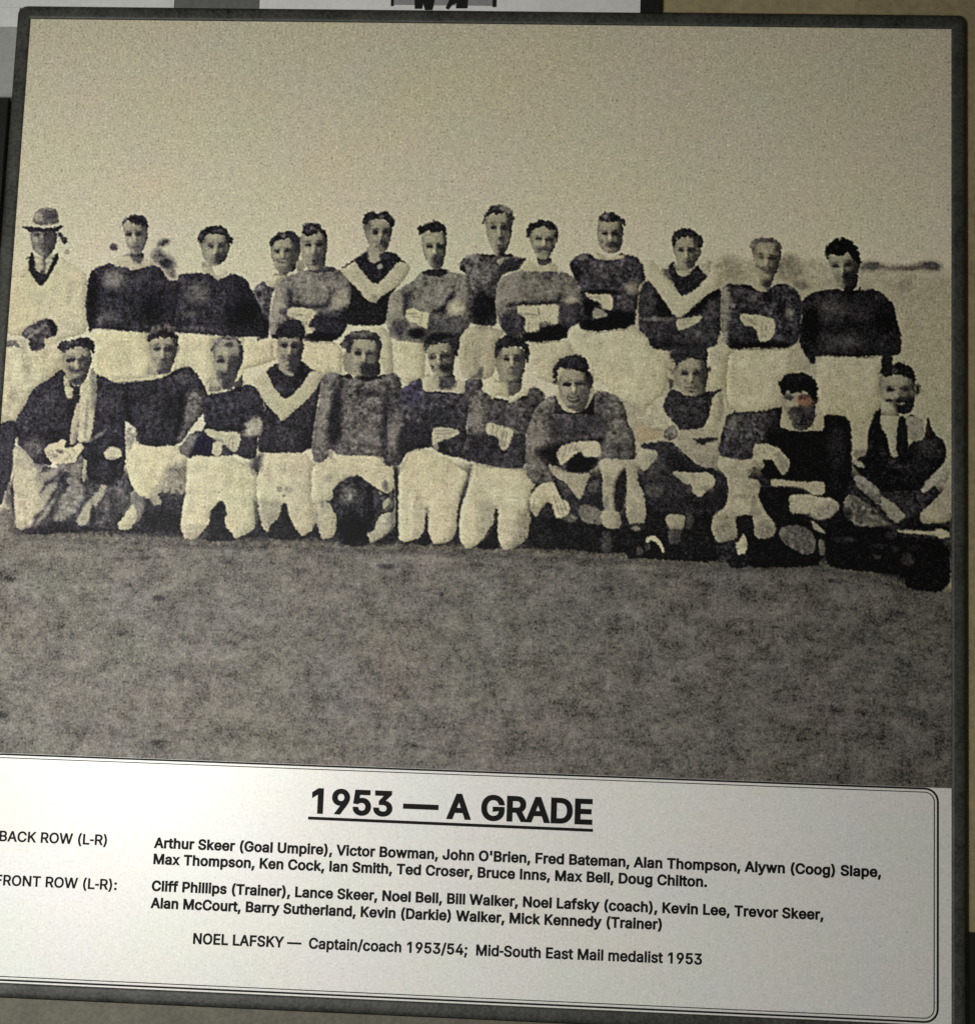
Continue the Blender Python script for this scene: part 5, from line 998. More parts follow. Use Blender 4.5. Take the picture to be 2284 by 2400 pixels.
e|404|212,-8 185,-7 161,-2 138,6 117,16 98,30 82,46 68,64 56,85 46,108 40,132 35,159 34,187 35,215 39,242 46,267 55,290 67,311 81,329 97,346 115,359 135,370 157,378 180,383 205,384 221,384 236,382 251,379 266,374 280,368 294,361 307,351 319,341 331,329 341,315 350,299 357,282 363,263 368,242 370,219 371,194 371,169 75,169 75,221 338,221 310,202 309,220 307,237 303,254 298,269 291,282 283,294 273,305 263,314 250,321 237,326 222,329 205,330 189,329 173,326 159,321 146,313 135,304 125,294 116,282 109,270 103,256 99,241 97,226 96,211 96,178 97,157 100,139 104,122 110,106 118,92 128,80 139,70 151,61 165,55 179,50 195,47 212,46 224,47 234,48 244,50 254,53 263,56 271,61 278,66 285,73 292,80 297,88 302,96 306,105 365,91 360,77 353,63 345,51 335,39 324,29 311,19 298,11 283,4 266,-1 249,-5 231,-7
f|254|228,379 228,327 6,327 6,379|81,0 81,432 82,447 84,461 89,474 96,486 104,496 113,505 124,513 135,519 148,524 161,527 174,529 187,530 222,527 243,521 227,468 215,472 195,474 182,473 171,470 162,466 154,460 149,452 145,443 142,431 142,419 142,0
g|425|207,-151 187,-150 168,-148 150,-144 134,-140 119,-134 105,-127 93,-119 82,-110 73,-101 64,-91 57,-80 51,-69 101,-41 122,-66 128,-72 136,-78 145,-83 154,-88 165,-92 178,-95 192,-97 207,-97 229,-96 249,-92 267,-85 282,-75 295,-62 304,-47 310,-28 311,-6 311,68 306,68 287,41 280,34 272,28 263,21 252,16 241,11 227,8 212,5 195,5 173,6 152,10 132,17 113,27 95,39 80,53 67,71 55,90 46,112 39,136 35,163 34,191 35,220 39,246 46,271 55,293 66,314 80,332 95,347 112,361 131,371 152,378 173,383 196,384 213,384 228,382 242,378 253,373 264,367 273,360 281,353 288,346 308,319 313,319 313,379 372,379 372,-9 371,-32 367,-54 360,-73 350,-90 338,-104 324,-117 308,-127 291,-136 271,-142 251,-147 229,-150|205,59 222,60 237,63 251,68 264,75 275,84 285,95 293,107 300,121 305,137 309,154 312,172 312,193 312,212 309,231 305,248 300,264 293,278 285,291 275,303 264,312 251,320 237,325 222,329 205,330 188,329 172,325 158,320 145,312 134,302 124,290 115,277 109,262 103,246 99,229 97,212 96,193 97,173 99,155 103,138 109,123 116,108 124,96 134,85 145,76 158,68 172,63 188,60
h|410|114,227 114,0 53,0 53,509 114,509 114,287 102,287 112,312 124,332 137,349 152,362 169,372 187,379 207,383 227,384 246,383 264,380 280,376 295,369 309,360 321,349 332,336 341,321 348,304 353,285 356,264 357,240 357,0 296,0 296,235 295,256 290,275 283,291 273,304 260,315 246,323 229,328 210,329 197,328 184,326 172,322 161,317 150,311 141,303 133,293 126,283 121,271 117,257 114,243
i|167|53,0 53,379 114,379 114,0|84,443 75,444 67,446 60,449 54,455 48,461 44,468 42,475 41,483 42,491 44,499 48,506 54,512 60,517 67,521 75,523 84,524 92,523 100,521 107,517 114,512 119,506 123,499 126,491 126,483 126,475 123,468 119,461 114,455 107,449 100,446 92,444
k|381|110,137 110,212 121,212 284,379 360,379 184,199 177,199|53,0 53,509 114,509 114,0|294,0 148,186 191,229 372,0
l|168|53,0 53,509 117,509 117,0
m|610|53,0 53,379 112,379 112,295 108,295 112,310 118,323 125,335 132,346 141,355 151,363 161,370 172,376 183,380 195,384 207,386 219,386 239,385 257,380 273,372 287,361 299,347 309,331 316,314 321,295 312,295 317,308 322,321 329,332 337,343 347,353 357,361 368,369 381,375 394,380 407,383 422,385 437,386 453,385 468,383 483,378 497,372 510,364 522,354 532,342 541,328 548,313 553,296 556,276 557,255 557,0 496,0 496,254 494,273 490,289 483,302 473,313 460,321 447,326 433,329 419,330 406,330 395,328 384,324 374,320 365,314 358,307 351,299 345,290 341,280 338,270 336,259 335,247 335,0 274,0 274,260 273,275 269,288 262,301 253,311 242,320 229,326 215,329 199,330 188,330 178,328 168,325 158,320 148,314 140,307 132,299 126,289 121,278 117,266 114,253 114,238 114,0
n|410|114,227 114,0 53,0 53,379 112,379 112,287 102,287 112,312 124,332 137,349 152,362 169,372 187,379 207,383 227,384 246,383 264,380 280,376 295,369 309,360 321,349 332,336 341,321 348,304 353,285 356,264 357,240 357,0 296,0 296,235 295,256 290,275 283,291 273,304 260,315 246,323 229,328 210,329 197,328 184,326 172,322 161,317 150,311 141,303 133,293 126,283 121,271 117,257 114,243
o|415|207,-8 182,-7 159,-2 137,6 117,16 98,30 82,46 68,64 56,85 46,108 40,133 36,159 34,187 36,216 40,243 46,268 56,291 68,312 82,330 98,346 117,360 137,371 159,378 182,383 207,384 233,383 256,378 278,371 299,360 317,346 333,330 347,312 359,291 369,268 376,243 380,216 381,187 380,159 376,133 369,108 359,85 347,64 333,46 317,30 299,16 278,6 256,-2 233,-7|207,46 226,48 242,51 257,57 270,66 282,76 292,89 300,102 307,117 312,134 316,151 318,169 319,187 318,206 316,224 312,242 307,258 300,274 292,287 282,300 270,310 257,319 242,325 226,329 207,330 189,329 173,325 158,319 145,310 134,300 124,287 115,274 108,258 103,242 99,224 97,206 96,187 97,169 99,151 103,134 108,117 115,102 124,89 134,76 145,66 158,57 173,51 189,48
p|424|53,-143 53,379 112,379 112,319 118,319 137,346 144,353 152,360 161,367 171,373 183,378 197,381 212,384 229,384 252,383 274,378 294,371 313,361 330,347 345,332 359,313 370,293 379,270 385,245 389,218 390,189 389,160 385,133 379,108 370,84 359,64 346,45 330,29 313,16 294,5 274,-2 252,-7 229,-8 213,-7 198,-5 184,-1 173,4 162,10 153,17 145,24 138,31 118,59 114,59 114,-143|220,47 237,48 253,51 267,57 279,66 291,76 301,88 309,101 316,117 321,133 325,151 327,170 328,189 327,209 325,227 321,245 316,261 309,276 301,290 291,301 280,311 267,319 253,325 237,329 220,330 203,329 188,325 174,320 161,312 150,302 140,291 132,278 125,263 120,247 116,229 113,210 113,189 113,169 116,150 120,132 125,115 132,100 140,86 150,75 162,65 174,57 188,51 204,48
r|259|53,0 53,379 112,379 112,321 115,321 122,335 130,347 140,358 152,367 166,375 181,380 196,384 213,385 229,384 243,384 243,322 230,324 207,326 194,325 182,323 170,319 159,315 149,309 140,301 132,293 126,284 121,273 117,262 114,250 114,237 114,0
s|365|182,-8 163,-7 145,-5 128,-2 112,3 98,10 84,18 72,27 62,38 53,50 45,63 40,78 36,94 94,107 99,92 105,79 114,69 124,60 136,54 150,49 165,46 181,45 200,46 217,50 232,55 244,62 255,71 262,81 267,91 268,103 267,112 265,121 260,129 254,136 246,142 237,147 225,151 212,155 149,170 125,177 104,186 87,196 72,208 61,222 53,237 48,255 47,274 48,290 51,305 57,319 65,332 75,343 87,354 100,363 115,370 131,377 149,381 167,384 187,384 206,384 223,381 239,378 254,372 267,366 279,358 290,349 299,339 307,328 314,316 319,303 324,290 268,277 264,288 258,298 251,307 243,316 232,323 219,328 205,331 187,333 171,332 156,329 143,324 131,317 121,308 114,299 110,289 109,277 110,267 112,258 117,250 124,243 133,237 144,232 157,227 172,223 229,209 254,202 275,194 292,183 306,171 317,158 325,142 330,125 331,107 330,90 326,75 321,61 312,47 302,35 290,24 276,15 260,6 242,0 223,-5 203,-7
t|227|204,379 204,327 6,327 6,379|65,471 126,471 126,98 127,86 128,76 132,68 136,61 142,56 150,53 159,51 170,50 185,51 202,54 213,2 192,-3 168,-4 145,-3 125,2 107,10 92,21 80,35 72,52 67,71 65,93
u|410|182,-5 164,-4 146,-1 130,4 115,11 101,20 89,31 78,44 69,59 62,76 57,95 54,116 53,139 53,379 114,379 114,144 115,123 119,105 127,89 137,75 150,64 164,56 181,52 200,50 213,51 226,53 238,57 249,62 259,69 268,77 276,86 283,97 289,109 293,122 295,137 296,153 296,379 357,379 357,0 298,0 298,92 307,92 297,67 286,47 272,30 257,17 240,7 222,0 203,-4
v|389|163,0 17,379 84,379 165,155 187,87 206,21 184,21 203,87 224,155 305,379 371,379 226,0
w|567|138,0 23,379 87,379 133,214 154,137 175,41 165,41 186,135 206,214 252,379 316,379 362,214 382,136 402,41 391,41 413,135 434,214 480,379 545,379 429,0 368,0 319,172 305,225 291,280 277,338 291,338 277,280 263,225 248,172 199,0
x|379|21,0 171,218 171,171 29,379 100,379 147,306 179,253 207,206 175,206 202,253 233,306 282,379 352,379 209,169 209,214 358,0 287,0 231,85 200,136 173,182 205,182 178,136 148,85 91,0
y|389|47,-139 61,-86 71,-87 80,-89 88,-90 96,-90 104,-89 111,-87 118,-84 124,-80 130,-74 136,-67 141,-58 146,-48 151,-36 163,-1 17,379 84,379 165,155 187,87 206,21 184,21 202,87 224,155 305,379 371,379 204,-58 198,-72 191,-85 184,-97 177,-107 168,-116 159,-124 150,-130 139,-136 128,-140 117,-143 104,-145 91,-145 65,-143
—|699|699,244 699,188 0,188 0,244
"""

# ---------------------------------------------------------------- the framed photograph
root = bpy.data.objects.new('framed_team_photograph', None)
COL.objects.link(root)
tag(root, 'large dark framed black and white football team photo with a white name card below', 'framed photograph')
root.location = (PRINT_W/2, 0.004, -V_CARD)
ROOT_OFF = Vector((-PRINT_W/2, -0.004, V_CARD))

def part(name, mesh, mat, parent=None, label=None):
    ob = put(name, mesh, parent or root, mat)
    if parent is None:
        ob.location = ROOT_OFF
    if label: ob['label'] = label
    return ob

# ink: the reference is seen in uneven light, so even it out (brighter towards the right and the top)
uu = np.arange(NU+1)*STEP
vv = V0 + np.arange(NV+1)*STEP
def gain(u, v):
    return 1.0 + GAIN_U*np.clip((u-0.16)/0.26, 0, 1)**1.3
GAIN_U = 0.12
# cloth folds and roundness: each figure a little lighter on its left edges and darker on its right ones
def blur2(A, sg):
    kk = np.exp(-0.5*(np.arange(-int(3*sg)-1, int(3*sg)+2)/sg)**2); kk /= kk.sum(); hh = len(kk)//2
    A = np.pad(A, hh, mode='edge')
    A = sum(wk*A[i:A.shape[0]-2*hh+i] for i, wk in enumerate(kk))
    return sum(wk*A[:, i:A.shape[1]-2*hh+i] for i, wk in enumerate(kk))
def stretched(sy, sx):
    kk = lambda s_: (lambda z: z/z.sum())(np.exp(-0.5*(np.arange(-int(3*s_)-1, int(3*s_)+2)/s_)**2))
    A = rng.standard_normal((NV+1, NU+1))
    for ax, s_ in ((0, sy), (1, sx)):
        kq = kk(s_); hq = len(kq)//2
        A = np.apply_along_axis(lambda v: np.convolve(np.pad(v, hq, mode='wrap'), kq, 'valid'), ax, A)
    return A/A.std()
FOLD = 0.7*stretched(9, 3.0) + 0.6*stretched(4.0, 4.0) + 0.5*stretched(2.5, 9)
AMP = {'jersey': 0.09, 'vest': 0.10, 'jacket': 0.10, 'coat': 0.05, 'trousers': 0.10, 'shorts': 0.065, 'body': 0.04, 'chevron': 0.035, 'towel': 0.06, 'collar': 0.03, 'socks': 0.08, 'football': 0.12}
amp = np.zeros(len(REG))
for i, (own, pt) in enumerate(REG):
    if own != 'scene' or pt == 'football': amp[i] = AMP.get(pt.split('#')[0], 0.05)
amp[[i for i, kq in enumerate(REG) if kq[0] == 'umpire' and kq[1] == 'coat']] = 0.035
for i, kq in enumerate(REG):        # fuller range of tone inside each dark garment
    if kq[1] in ('jersey', 'vest', 'jacket', 'coat', 'football') and kq[0] != 'umpire':
        M = lab == i
        if M.any():
            m0 = ink[M].mean(0)
            ink[M] = np.clip(m0 + 1.45*(ink[M]-m0), 8, 175)
mult = 1 + amp[lab]*FOLD*(1 - 0.4*np.clip(ink.mean(-1)/180, 0, 1))
for key, sg, lo_, hi_ in (('who', 5.0, 0.9, 0.6), ('part', 3.5, 0.5, 0.45)):
    groups = {}
    for i, kq in enumerate(REG):
        if kq[0] == 'scene' and kq[1] != 'football': continue
        if key == 'part' and kq[1] == 'body': continue
        groups.setdefault(kq[0] if key == 'who' else kq, []).append(i)
    for ids_ in groups.values():
        M = np.isin(lab, ids_)
        if not M.any(): continue
        yy, xx = np.nonzero(M); q0 = slice(max(yy.min()-4, 0), yy.max()+5); q1 = slice(max(xx.min()-4, 0), xx.max()+5)
        m_ = M[q0, q1]; bl = blur2(m_.astype(float), sg)
        gy, gx = np.gradient(bl)
        sh_ = (0.75*gx + 0.45*gy)*sg          # >0 on edges that face the light
        edge_ = 1 - np.clip((bl-0.5)*2, 0, 1)
        fct = 1 + np.where(sh_ > 0, lo_*0.35, hi_)*sh_ - 0.035*edge_
        mult[q0, q1] = np.where(m_, mult[q0, q1]*fct, mult[q0, q1])
bright = np.clip(ink.mean(-1)/188, 0, 1)
mult = 1 + (mult-1)*(1 - 0.35*bright)
ink *= np.clip(mult, 0.35, 1.6)[..., None]
ink = np.minimum(ink, 206)
grey = ink.mean(-1); isfig = np.array([kq[0] != 'scene' for kq in REG])[lab]
ink *= (1 + 0.17*np.exp(-((grey-98)/34)**2)*isfig)[..., None]
# ragged, speckled edges of an old enlargement
def bil(A, y, x):
    y = np.clip(y, 0, NV-0.001); x = np.clip(x, 0, NU-0.001)
    i = y.astype(int); j = x.astype(int); p = y-i; q = x-j
    if A.ndim == 3: p = p[..., None]; q = q[..., None]
    return (A[i, j]*(1-q)+A[i, j+1]*q)*(1-p) + (A[i+1, j]*(1-q)+A[i+1, j+1]*q)*p
II, JJ = np.meshgrid(np.arange(NV+1.0), np.arange(NU+1.0), indexing='ij')
edge = np.clip(np.minimum(II, NV-II)/12.0, 0, 1)
dy, dx = 0.45*blurred_noise(1.0)*edge, 0.45*blurred_noise(1.0)*edge
ink = bil(ink, II+dy, JJ+dx); turf = bil(turf, II+dy, JJ+dx)
k3 = np.array([0.1, 0.8, 0.1])
for c in range(3):
    pz = np.pad(ink[..., c], 1, mode='edge')
    pz = k3[0]*pz[:-2]+k3[1]*pz[1:-1]+k3[2]*pz[2:]
    ink[..., c] = k3[0]*pz[:, :-2]+k3[1]*pz[:, 1:-1]+k3[2]*pz[:, 2:]
# the print was sharpened: light and dark fringes along the edges
soft_ = np.stack([blur2(ink[..., c], 2.2) for c in range(3)], -1)
ink = np.clip(ink + 0.62*(ink - soft_)*np.clip(np.minimum(II, NV-II)/12.0, 0, 1)[..., None]*(1-0.8*turf)[..., None], 3, 212)
INK_K = 1.0
def to_lin(c):
    c = np.clip(c, 0, 255)/255.0
    return np.where(c <= 0.04045, c/12.92, ((c+0.055)/1.055)**2.4)
lin = to_lin(ink)*INK_K
grey = ink.mean(-1)
mid = (1 - np.clip((grey-110)/75, 0, 1))*(1-turf)
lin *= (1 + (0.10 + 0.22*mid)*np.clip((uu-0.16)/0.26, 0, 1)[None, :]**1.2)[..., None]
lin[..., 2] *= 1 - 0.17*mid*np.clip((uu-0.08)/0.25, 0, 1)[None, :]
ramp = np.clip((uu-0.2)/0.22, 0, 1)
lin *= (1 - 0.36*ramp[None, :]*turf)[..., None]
lin = np.clip(lin, 0.0025, 0.80)

U, V = np.meshgrid(uu, vv)
cell = lab[:-1, :-1]

def grid_mesh(name, mask, extra=None):
    """flat patch of the print made of the grid cells in mask; extra: (v_from, v_to) full-width band sharing the grid's columns"""
    ii, jj = np.nonzero(mask)
    W1 = NU + 1
    quads = np.stack([ii*W1+jj, (ii+1)*W1+jj, (ii+1)*W1+jj+1, ii*W1+jj+1], 1)
    used, inv = np.unique(quads.ravel(), return_inverse=True)
    co = np.stack([U.ravel()[used], np.zeros(len(used)), -V.ravel()[used]], 1)
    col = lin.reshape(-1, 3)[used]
    tf = turf.ravel()[used]
    q = inv.reshape(-1, 4)
    if extra is not None:
        va, vb, tone, tval = extra
        n0 = len(co); js = np.arange(0, NU+1, 10)
        eu = uu[js]; k = len(js)
        co = np.concatenate([co, np.stack([eu, 0*eu, 0*eu-va], 1), np.stack([eu, 0*eu, 0*eu-vb], 1)])
        tone = tone if isinstance(tone, tuple) else (tone, tone)
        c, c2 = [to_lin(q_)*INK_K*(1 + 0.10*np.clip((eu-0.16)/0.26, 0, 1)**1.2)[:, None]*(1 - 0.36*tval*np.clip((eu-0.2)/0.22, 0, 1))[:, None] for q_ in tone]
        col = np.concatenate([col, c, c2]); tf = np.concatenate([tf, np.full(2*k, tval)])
        a = np.arange(k-1)
        q = np.concatenate([q, np.stack([n0+a, n0+k+a, n0+k+a+1, n0+a+1], 1)])
    me = bpy.data.meshes.new(name)
    me.vertices.add(len(co)); me.vertices.foreach_set('co', co.astype(np.float32).ravel())
    me.loops.add(q.size); me.loops.foreach_set('vertex_index', q.astype(np.int32).ravel())
    me.polygons.add(len(q)); me.polygons.foreach_set('loop_start', np.arange(0, q.size, 4, dtype=np.int32))
    at = me.attributes.new('ink', 'FLOAT_COLOR', 'POINT')
    rgba = np.ones((len(co), 4), np.float32); rgba[:, :3] = col
    at.data.foreach_set('color', rgba.ravel())
    at = me.attributes.new('turf', 'FLOAT', 'POINT')
    at.data.foreach_set('value', tf.astype(np.float32).ravel())
    me.update(calc_edges=True)
    return me

ids = {k: i for i, k in enumerate(REG)}
body_ob = {}
bodies = [k for k in REG if k[1] == 'body']
for k in bodies:
    mask = cell == ids[k]
    body_ob[k[0]] = part('person', grid_mesh('person', mask), M_PRINT, None, LABELS[k[0]])
for k, i in ids.items():
    if k[1] == 'body': continue
    mask = cell == i
    if k == ('scene', 'sky'):
        part('sky', grid_mesh('sky', mask, (0.0, V0, (SKY*sky_f(0.0), SKY*sky_f(V0)), 0.0)), M_PRINT); continue
    if k == ('scene', 'turf'):
        part('turf', grid_mesh('turf', mask, (V1, V_PHOTO, tone_rgb(107), 1.0)), M_PRINT); continue
    if not mask.any(): continue
    if k[0] == 'scene':
        part(k[1].split('#')[0], grid_mesh(k[1].split('#')[0], mask), M_PRINT)
    else:
        part(k[1].split('#')[0], grid_mesh(k[1].split('#')[0], mask), M_PRINT, body_ob[k[0]])

def box(v, fc, x0, x1, y0, y1, z0, z1):
    n = len(v)
    v += [(x0,y0,z0),(x1,y0,z0),(x1,y1,z0),(x0,y1,z0),(x0,y0,z1),(x1,y0,z1),(x1,y1,z1),(x0,y1,z1)]
    fc += [(n,n+3,n+2,n+1),(n+4,n+5,n+6,n+7),(n,n+1,n+5,n+4),(n+1,n+2,n+6,n+5),(n+2,n+3,n+7,n+6),(n+3,n,n+4,n+7)]

# backing board behind print and card
v, fc = [], []
box(v, fc, -0.001, PRINT_W+0.001, 0.0006, 0.0036, -V_CARD-0.001, 0.001)
part('backing_board', mesh_from('backing_board', v, fc), M_BOARD)

# frame: four mitred rails swept round the picture with a bevelled section
def sweep_frame(x0, x1, z0, z1, prof, K=7):
    """prof: list of (outward, depth); outer corners slightly rounded"""
    v, fc = [], []
    for d, y in prof:
        r = max(min(d, 0.0042), 0.00002)
        for cx, cz, sx, sz, a0 in ((x1, z1, 1, 1, 90), (x1, z0, 1, -1, 0), (x0, z0, -1, -1, -90), (x0, z1, -1, 1, -180)):
            for k in range(K):
                a = math.radians(a0 - 90*k/(K-1))
                v.append((cx+sx*(d-r)+r*math.cos(a), y, cz+sz*(d-r)+r*math.sin(a)))
    n = len(prof); L = 4*K
    for k in range(n):
        k2 = (k+1) % n
        for c in range(L):
            c2 = (c+1) % L
            fc.append((k*L+c, k*L+c2, k2*L+c2, k2*L+c))
    return v, fc
prof = [(0.0, 0.0005), (0.0, -0.0006), (0.0003, -0.0010), (0.0012, -0.0012), (0.0040, -0.0013), (0.0053, -0.0011), (0.0060, -0.0004), (0.0060, 0.004), (0.0, 0.004)]
v, fc = sweep_frame(0.0, PRINT_W, -V_CARD, 0.0, prof)
fr = part('frame', mesh_from('frame', v, fc), M_FRAME)
for p in fr.data.polygons: p.use_smooth = True

# caption card
v = [(0.0, 0, -V_PHOTO), (PRINT_W, 0, -V_PHOTO), (PRINT_W, 0, -V_CARD), (0.0, 0, -V_CARD)]
card = part('caption_card', mesh_from('caption_card', v, [(0, 3, 2, 1)]), M_CARD)

# double printed border with clipped round corners
def border(x0, x1, z0, z1, r, t, y):
    pts = []
    for cx, cz, a0 in ((x1-r, z1-r, 90), (x1-r, z0+r, 0), (x0+r, z0+r, -90), (x0+r, z1-r, -180)):
        for k in range(7):
            a = math.radians(a0 - 90*k/6)
            pts.append((cx, cz, math.cos(a), math.sin(a), r))
    v, fc = [], []
    for cx, cz, c, s_, rr in pts:
        v.append((cx+c*rr, y, cz+s_*rr)); v.append((cx+c*max(rr-t, 0.0002), y, cz+s_*max(rr-t, 0.0002)))
    n = len(pts)
    for k in range(n):
        k2 = (k+1) % n
        fc.append((2*k, 2*k2, 2*k2+1, 2*k+1))
    return v, fc
B0, B1 = 0.0058, PRINT_W-0.0053
v, fc = border(B0, B1, -V_CARD+0.0007, -V_PHOTO-0.0001, 0.0058, 0.0008, -0.00012)
part('border_line', mesh_from('border_line', v, fc), M_INK, card)
v, fc = border(B0+0.0017, B1-0.0017, -V_CARD+0.0024, -V_PHOTO-0.0018, 0.0042, 0.00038, -0.00012)
part('border_line', mesh_from('border_line', v, fc), M_INK, card)

# lettering
GL = {}
for row in GLYPHS.strip('\n').split('\n'):
    q = row.split('|')
    GL[q[0]] = (float(q[1]), [[tuple(float(c) for c in p.split(',')) for p in k.split(' ')] for k in q[2:] if k])
CAP = 509.0
_h = GL['-'][1][0]; _x = min(p[0] for p in _h); _w = 0.72*(max(p[0] for p in _h)-_x)
GL['-'] = (_w+44.0, [[(22.0+0.72*(x-_x), y) for x, y in _h]])
from mathutils.geometry import delaunay_2d_cdt
_tri = {}

def area2(c):
    return sum(p[0]*q[1]-q[0]*p[1] for p, q in zip(c, c[1:]+c[:1]))
INK_RIGHT = min(area2(c) for c in GL['O'][1]) + max(area2(c) for c in GL['O'][1]) < 0   # outer contour runs clockwise

def glyph_tris(ch, weight):
    """outline thickened by weight, filled by non-zero winding (the outlines overlap themselves)"""
    key = (ch, weight)
    if key in _tri: return _tri[key]
    cs = []
    for c in GL[ch][1]:
        P = np.array(c); n = len(P)
        e = np.roll(P, -1, 0) - P
        e /= np.maximum(np.linalg.norm(e, axis=1), 1e-6)[:, None]
        nr = np.stack([-e[:, 1], e[:, 0]], 1) if INK_RIGHT else np.stack([e[:, 1], -e[:, 0]], 1)
        npv = np.roll(nr, 1, 0)
        bis = nr + npv
        d = np.maximum((1 + (nr*npv).sum(1)), 0.5)
        cs.append(P + weight*bis/d[:, None])
    V, E = [], []
    for c in cs:
        k = len(V)
        V += [Vector((float(x), float(y))) for x, y in c]
        E += [(k+i, k+(i+1) % len(c)) for i in range(len(c))]
    if not V:
        _tri[key] = (np.zeros((0, 2)), []); return _tri[key]
    vo, eo, fo, _, _, _ = delaunay_2d_cdt(V, E, [], 0, 1e-4)
    vo = np.array([(p.x, p.y) for p in vo])
    keep = []
    for fc in fo:
        m = vo[list(fc)].mean(0); wn = 0
        for c in cs:
            x, y = c[:, 0]-m[0], c[:, 1]-m[1]
            x2, y2 = np.roll(x, -1), np.roll(y, -1)
            cr = x*y2 - x2*y
            wn += int(((y <= 0) & (y2 > 0) & (cr > 0)).sum()) - int(((y > 0) & (y2 <= 0) & (cr < 0)).sum())
        if wn: keep.append(tuple(fc))
    _tri[key] = (vo, keep)
    return _tri[key]

def text_line(name, txt, p0, p1, cap_px, weight=0.0, word=0.0, track=0.45):
    u0, v0 = px_to_uv(*p0); u1, v1 = px_to_uv(*p1)
    V, F = [], []; x = 0.0; n = 0
    for ch in txt:
        vo, fs = glyph_tris(ch, weight)
        if len(vo):
            V.append(vo + [x, weight]); F += [tuple(i+n for i in fc) for fc in fs]; n += len(vo)
        x += GL[ch][0] + track*weight + (word if ch == ' ' else 0)
    co = np.concatenate(V)
    x0, x1 = co[:, 0].min(), co[:, 0].max()
    sx = (u1-u0)/(x1-x0)
    sz = cap_px/5130.0/(CAP + 2*weight)
    t = (co[:, 0]-x0)/(x1-x0)
    out = np.stack([u0+(co[:, 0]-x0)*sx, np.full(len(co), -0.00012), -(v0+(v1-v0)*t)+co[:, 1]*sz], 1)
    return part(name, mesh_from(name, out, F), M_INK, card)

text_line('caption_title', '1953 \u2014 A GRADE', (729, 1907), (1387, 1934), 56, 30, 30.0, 0.12)
text_line('caption_text', 'BACK ROW (L-R)', (-2, 1972), (250, 1982), 23.5, 20)
text_line('caption_text', 'FRONT ROW (L-R):', (-12, 2075), (273, 2087), 23.5, 20)
text_line('caption_text', "Arthur Skeer (Goal Umpire), Victor Bowman, John O'Brien, Fred Bateman, Alan Thompson, Alywn (Coog) Slape,", (360, 1988), (2064, 2057), 23.5, 31)
text_line('caption_text', 'Max Thompson, Ken Cock, Ian Smith, Ted Croser, Bruce Inns, Max Bell, Doug Chilton.', (359, 2026), (1656, 2080), 23.5, 31)
text_line('caption_text', 'Cliff Phillips (Trainer), Lance Skeer, Noel Bell, Bill Walker, Noel Lafsky (coach), Kevin Lee, Trevor Skeer,', (355, 2089), (1929, 2157), 23.5, 31)
text_line('caption_text', 'Alan McCourt, Barry Sutherland, Kevin (Darkie) Walker, Mick Kennedy (Trainer)', (352, 2129), (1550, 2180), 23.5, 31)
text_line('caption_text', 'NOEL LAFSKY \u2014  Captain/coach 1953/54;  Mid-South East Mail medalist 1953', (452, 2213), (1644, 2262), 24, 25)
(u0, v0), (u1, v1) = px_to_uv(722, 1914), px_to_uv(1389, 1943)
vm = (v0+v1)/2
v = [(u0, -0.00012, -v0), (u1, -0.00012, -v1), (u1, -0.00012, -v1-0.0013), (u0, -0.00012, -v0-0.0013)]
part('title_underline', mesh_from('title_underline', v, [(0, 3, 2, 1)]), M_INK, card)

# ---------------------------------------------------------------- wall and its other pictures
v = [(-2.0, 0.0013, 1.2), (2.4, 0.0013, 1.2), (2.4, 0.0013, -1.6), (-2.0, 0.0013, -1.6)]
wall = put('wall', mesh_from('wall', v, [(0, 3, 2, 1)]), None, M_WALL)
tag(wall, kind='structure')

def at(px, py):
    u, v = px_to_uv(px, py); return float(u), float(-v)

def thing(name, label, cat, loc):
    ob = bpy.data.objects.new(name, None); COL.objects.link(ob); ob.location = loc
    return tag(ob, label, cat)

def child(name, verts, faces, mat, par):
    ob = put(name, mesh_from(name, verts, faces), par, mat)
    ob.location = -Vector(par.location)
    return ob

# picture above: black frame at its right, wide grey frame at its left, white mount and a grey print
xl = at(410, 8)[0]; xa = at(608, 8)[0]; xb = at(1500, 8)[0]; xc = at(1546, 8)[0]; zb = 0.0062
up = thing('framed_picture', 'white mounted picture just above, only its lower edge and dark trouser legs showing', 'framed picture', ((xl+xc)/2, 0.004, zb))
ZT = zb + 0.30
v, fc = [], []; box(v, fc, xa, xb, -0.0002, 0.0022, zb, ZT); child('mount', v, fc, M_MAT, up)
v, fc = [], []; box(v, fc, xl, xa, -0.0004, 0.0024, zb-0.0005, ZT+0.004); child('frame', v, fc, M_GREY, up)
v, fc = [], []; box(v, fc, xb, xc, -0.0014, 0.0024, zb-0.0005, ZT+0.004); child('frame', v, fc, M_BLACK, up)
pa = at(917, 8)[0]; pb = at(1160, 8)[0]; ztop = zb + 0.22; zp = 0.0068+0.0018
v, fc = [], []; box(v, fc, pa+0.0012, pb-0.0012, -0.0006, 0.0003, zp, ztop); pic = child('print', v, fc, M_PIC, up)
v, fc = [], []
box(v, fc, pa-0.0002, pa+0.0011, -0.0008, 0.0003, zp-0.0006, ztop); box(v, fc, pb-0.0011, pb+0.0004, -0.0008, 0.0003, zp-0.0006, ztop)
child('border_line', v, fc, M_BLACK, up)
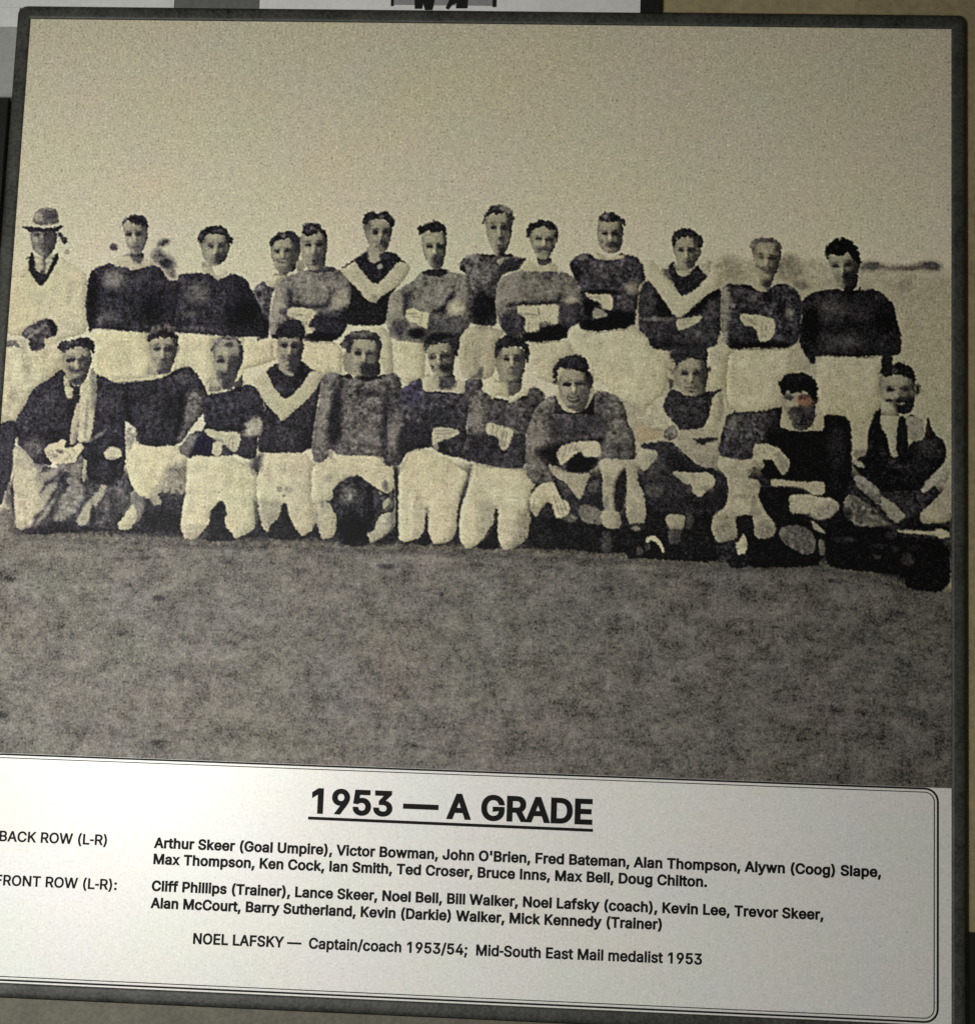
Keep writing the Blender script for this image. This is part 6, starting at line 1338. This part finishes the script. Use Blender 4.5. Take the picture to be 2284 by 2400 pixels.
# the legs printed in it
def flat(pts, y):
    vs = []
    for px, py in pts:
        x, z = at(px, py); vs.append((x, y, z))
    return vs, [tuple(range(len(vs)))[::-1]]
for pts in (((970,-40),(1016,-40),(1018,5),(1012,25),(996,25),(991,8),(988,22),(972,22)),
            ((1062,-40),(1098,-40),(1096,8),(1094,21),(1068,21),(1070,8),(1058,14),(1050,24),(1044,20),(1052,2))):
    vs, fs = flat(pts, -0.0008)
    child('trouser_leg', vs, fs, M_BLACK, up)

# pale panel at the upper left
x0, x1 = -0.20, at(408, 8)[0]; z0 = at(20, 62)[1]
pl = thing('pale_panel', 'pale glossy board on the wall behind the top left corner of the team photo', 'panel', ((x0+x1)/2, 0.004, z0))
v, fc = [], []; box(v, fc, x0, x1, 0.0000, 0.0016, 0.0056, 0.25); box(v, fc, x0, -0.0056, 0.0000, 0.0016, z0, 0.0055); child('board', v, fc, M_PALE, pl)
v, fc = [], []; box(v, fc, x0, -0.0056, 0.0001, 0.0017, at(20, 235)[1], z0-0.0001); child('lower_strip', v, fc, M_STRIP, pl)

# dark picture on the left
x1 = at(17, 350)[0]
dk = thing('dark_picture', 'black framed dark picture hanging close along the left side of the team photo', 'framed picture', (x1-0.15, 0.004, -0.60))
v, fc = [], []; box(v, fc, x1-0.30, x1, -0.004, 0.0042, -0.60, at(20, 238)[1]); child('frame', v, fc, M_BLACK, dk)

# rail along the wall under the team photo
zt = -V_CARD - 0.0062
rl = thing('wall_rail', 'olive grey rail on the wall along the lower edge of the team photo', 'rail', (0.2, 0.0003, zt-0.03))
v, fc = [], []; box(v, fc, -0.6, 1.0, -0.0006, 0.0023, zt-0.014, zt); box(v, fc, -0.6, 1.0, -0.0012, 0.0023, zt-0.045, zt-0.0142); child('rail_board', v, fc, M_RAIL, rl)
# another dark picture at the lower right
xr = at(2269, 2300)[0]
d2 = thing('dark_picture', 'black edge of another picture at the lower right of the team photo', 'framed picture', (xr+0.1, 0.0003, -0.42))
v, fc = [], []; box(v, fc, xr, xr+0.25, -0.003, 0.0023, zt-0.06, at(2275, 2185)[1]); child('frame', v, fc, M_BLACK, d2)
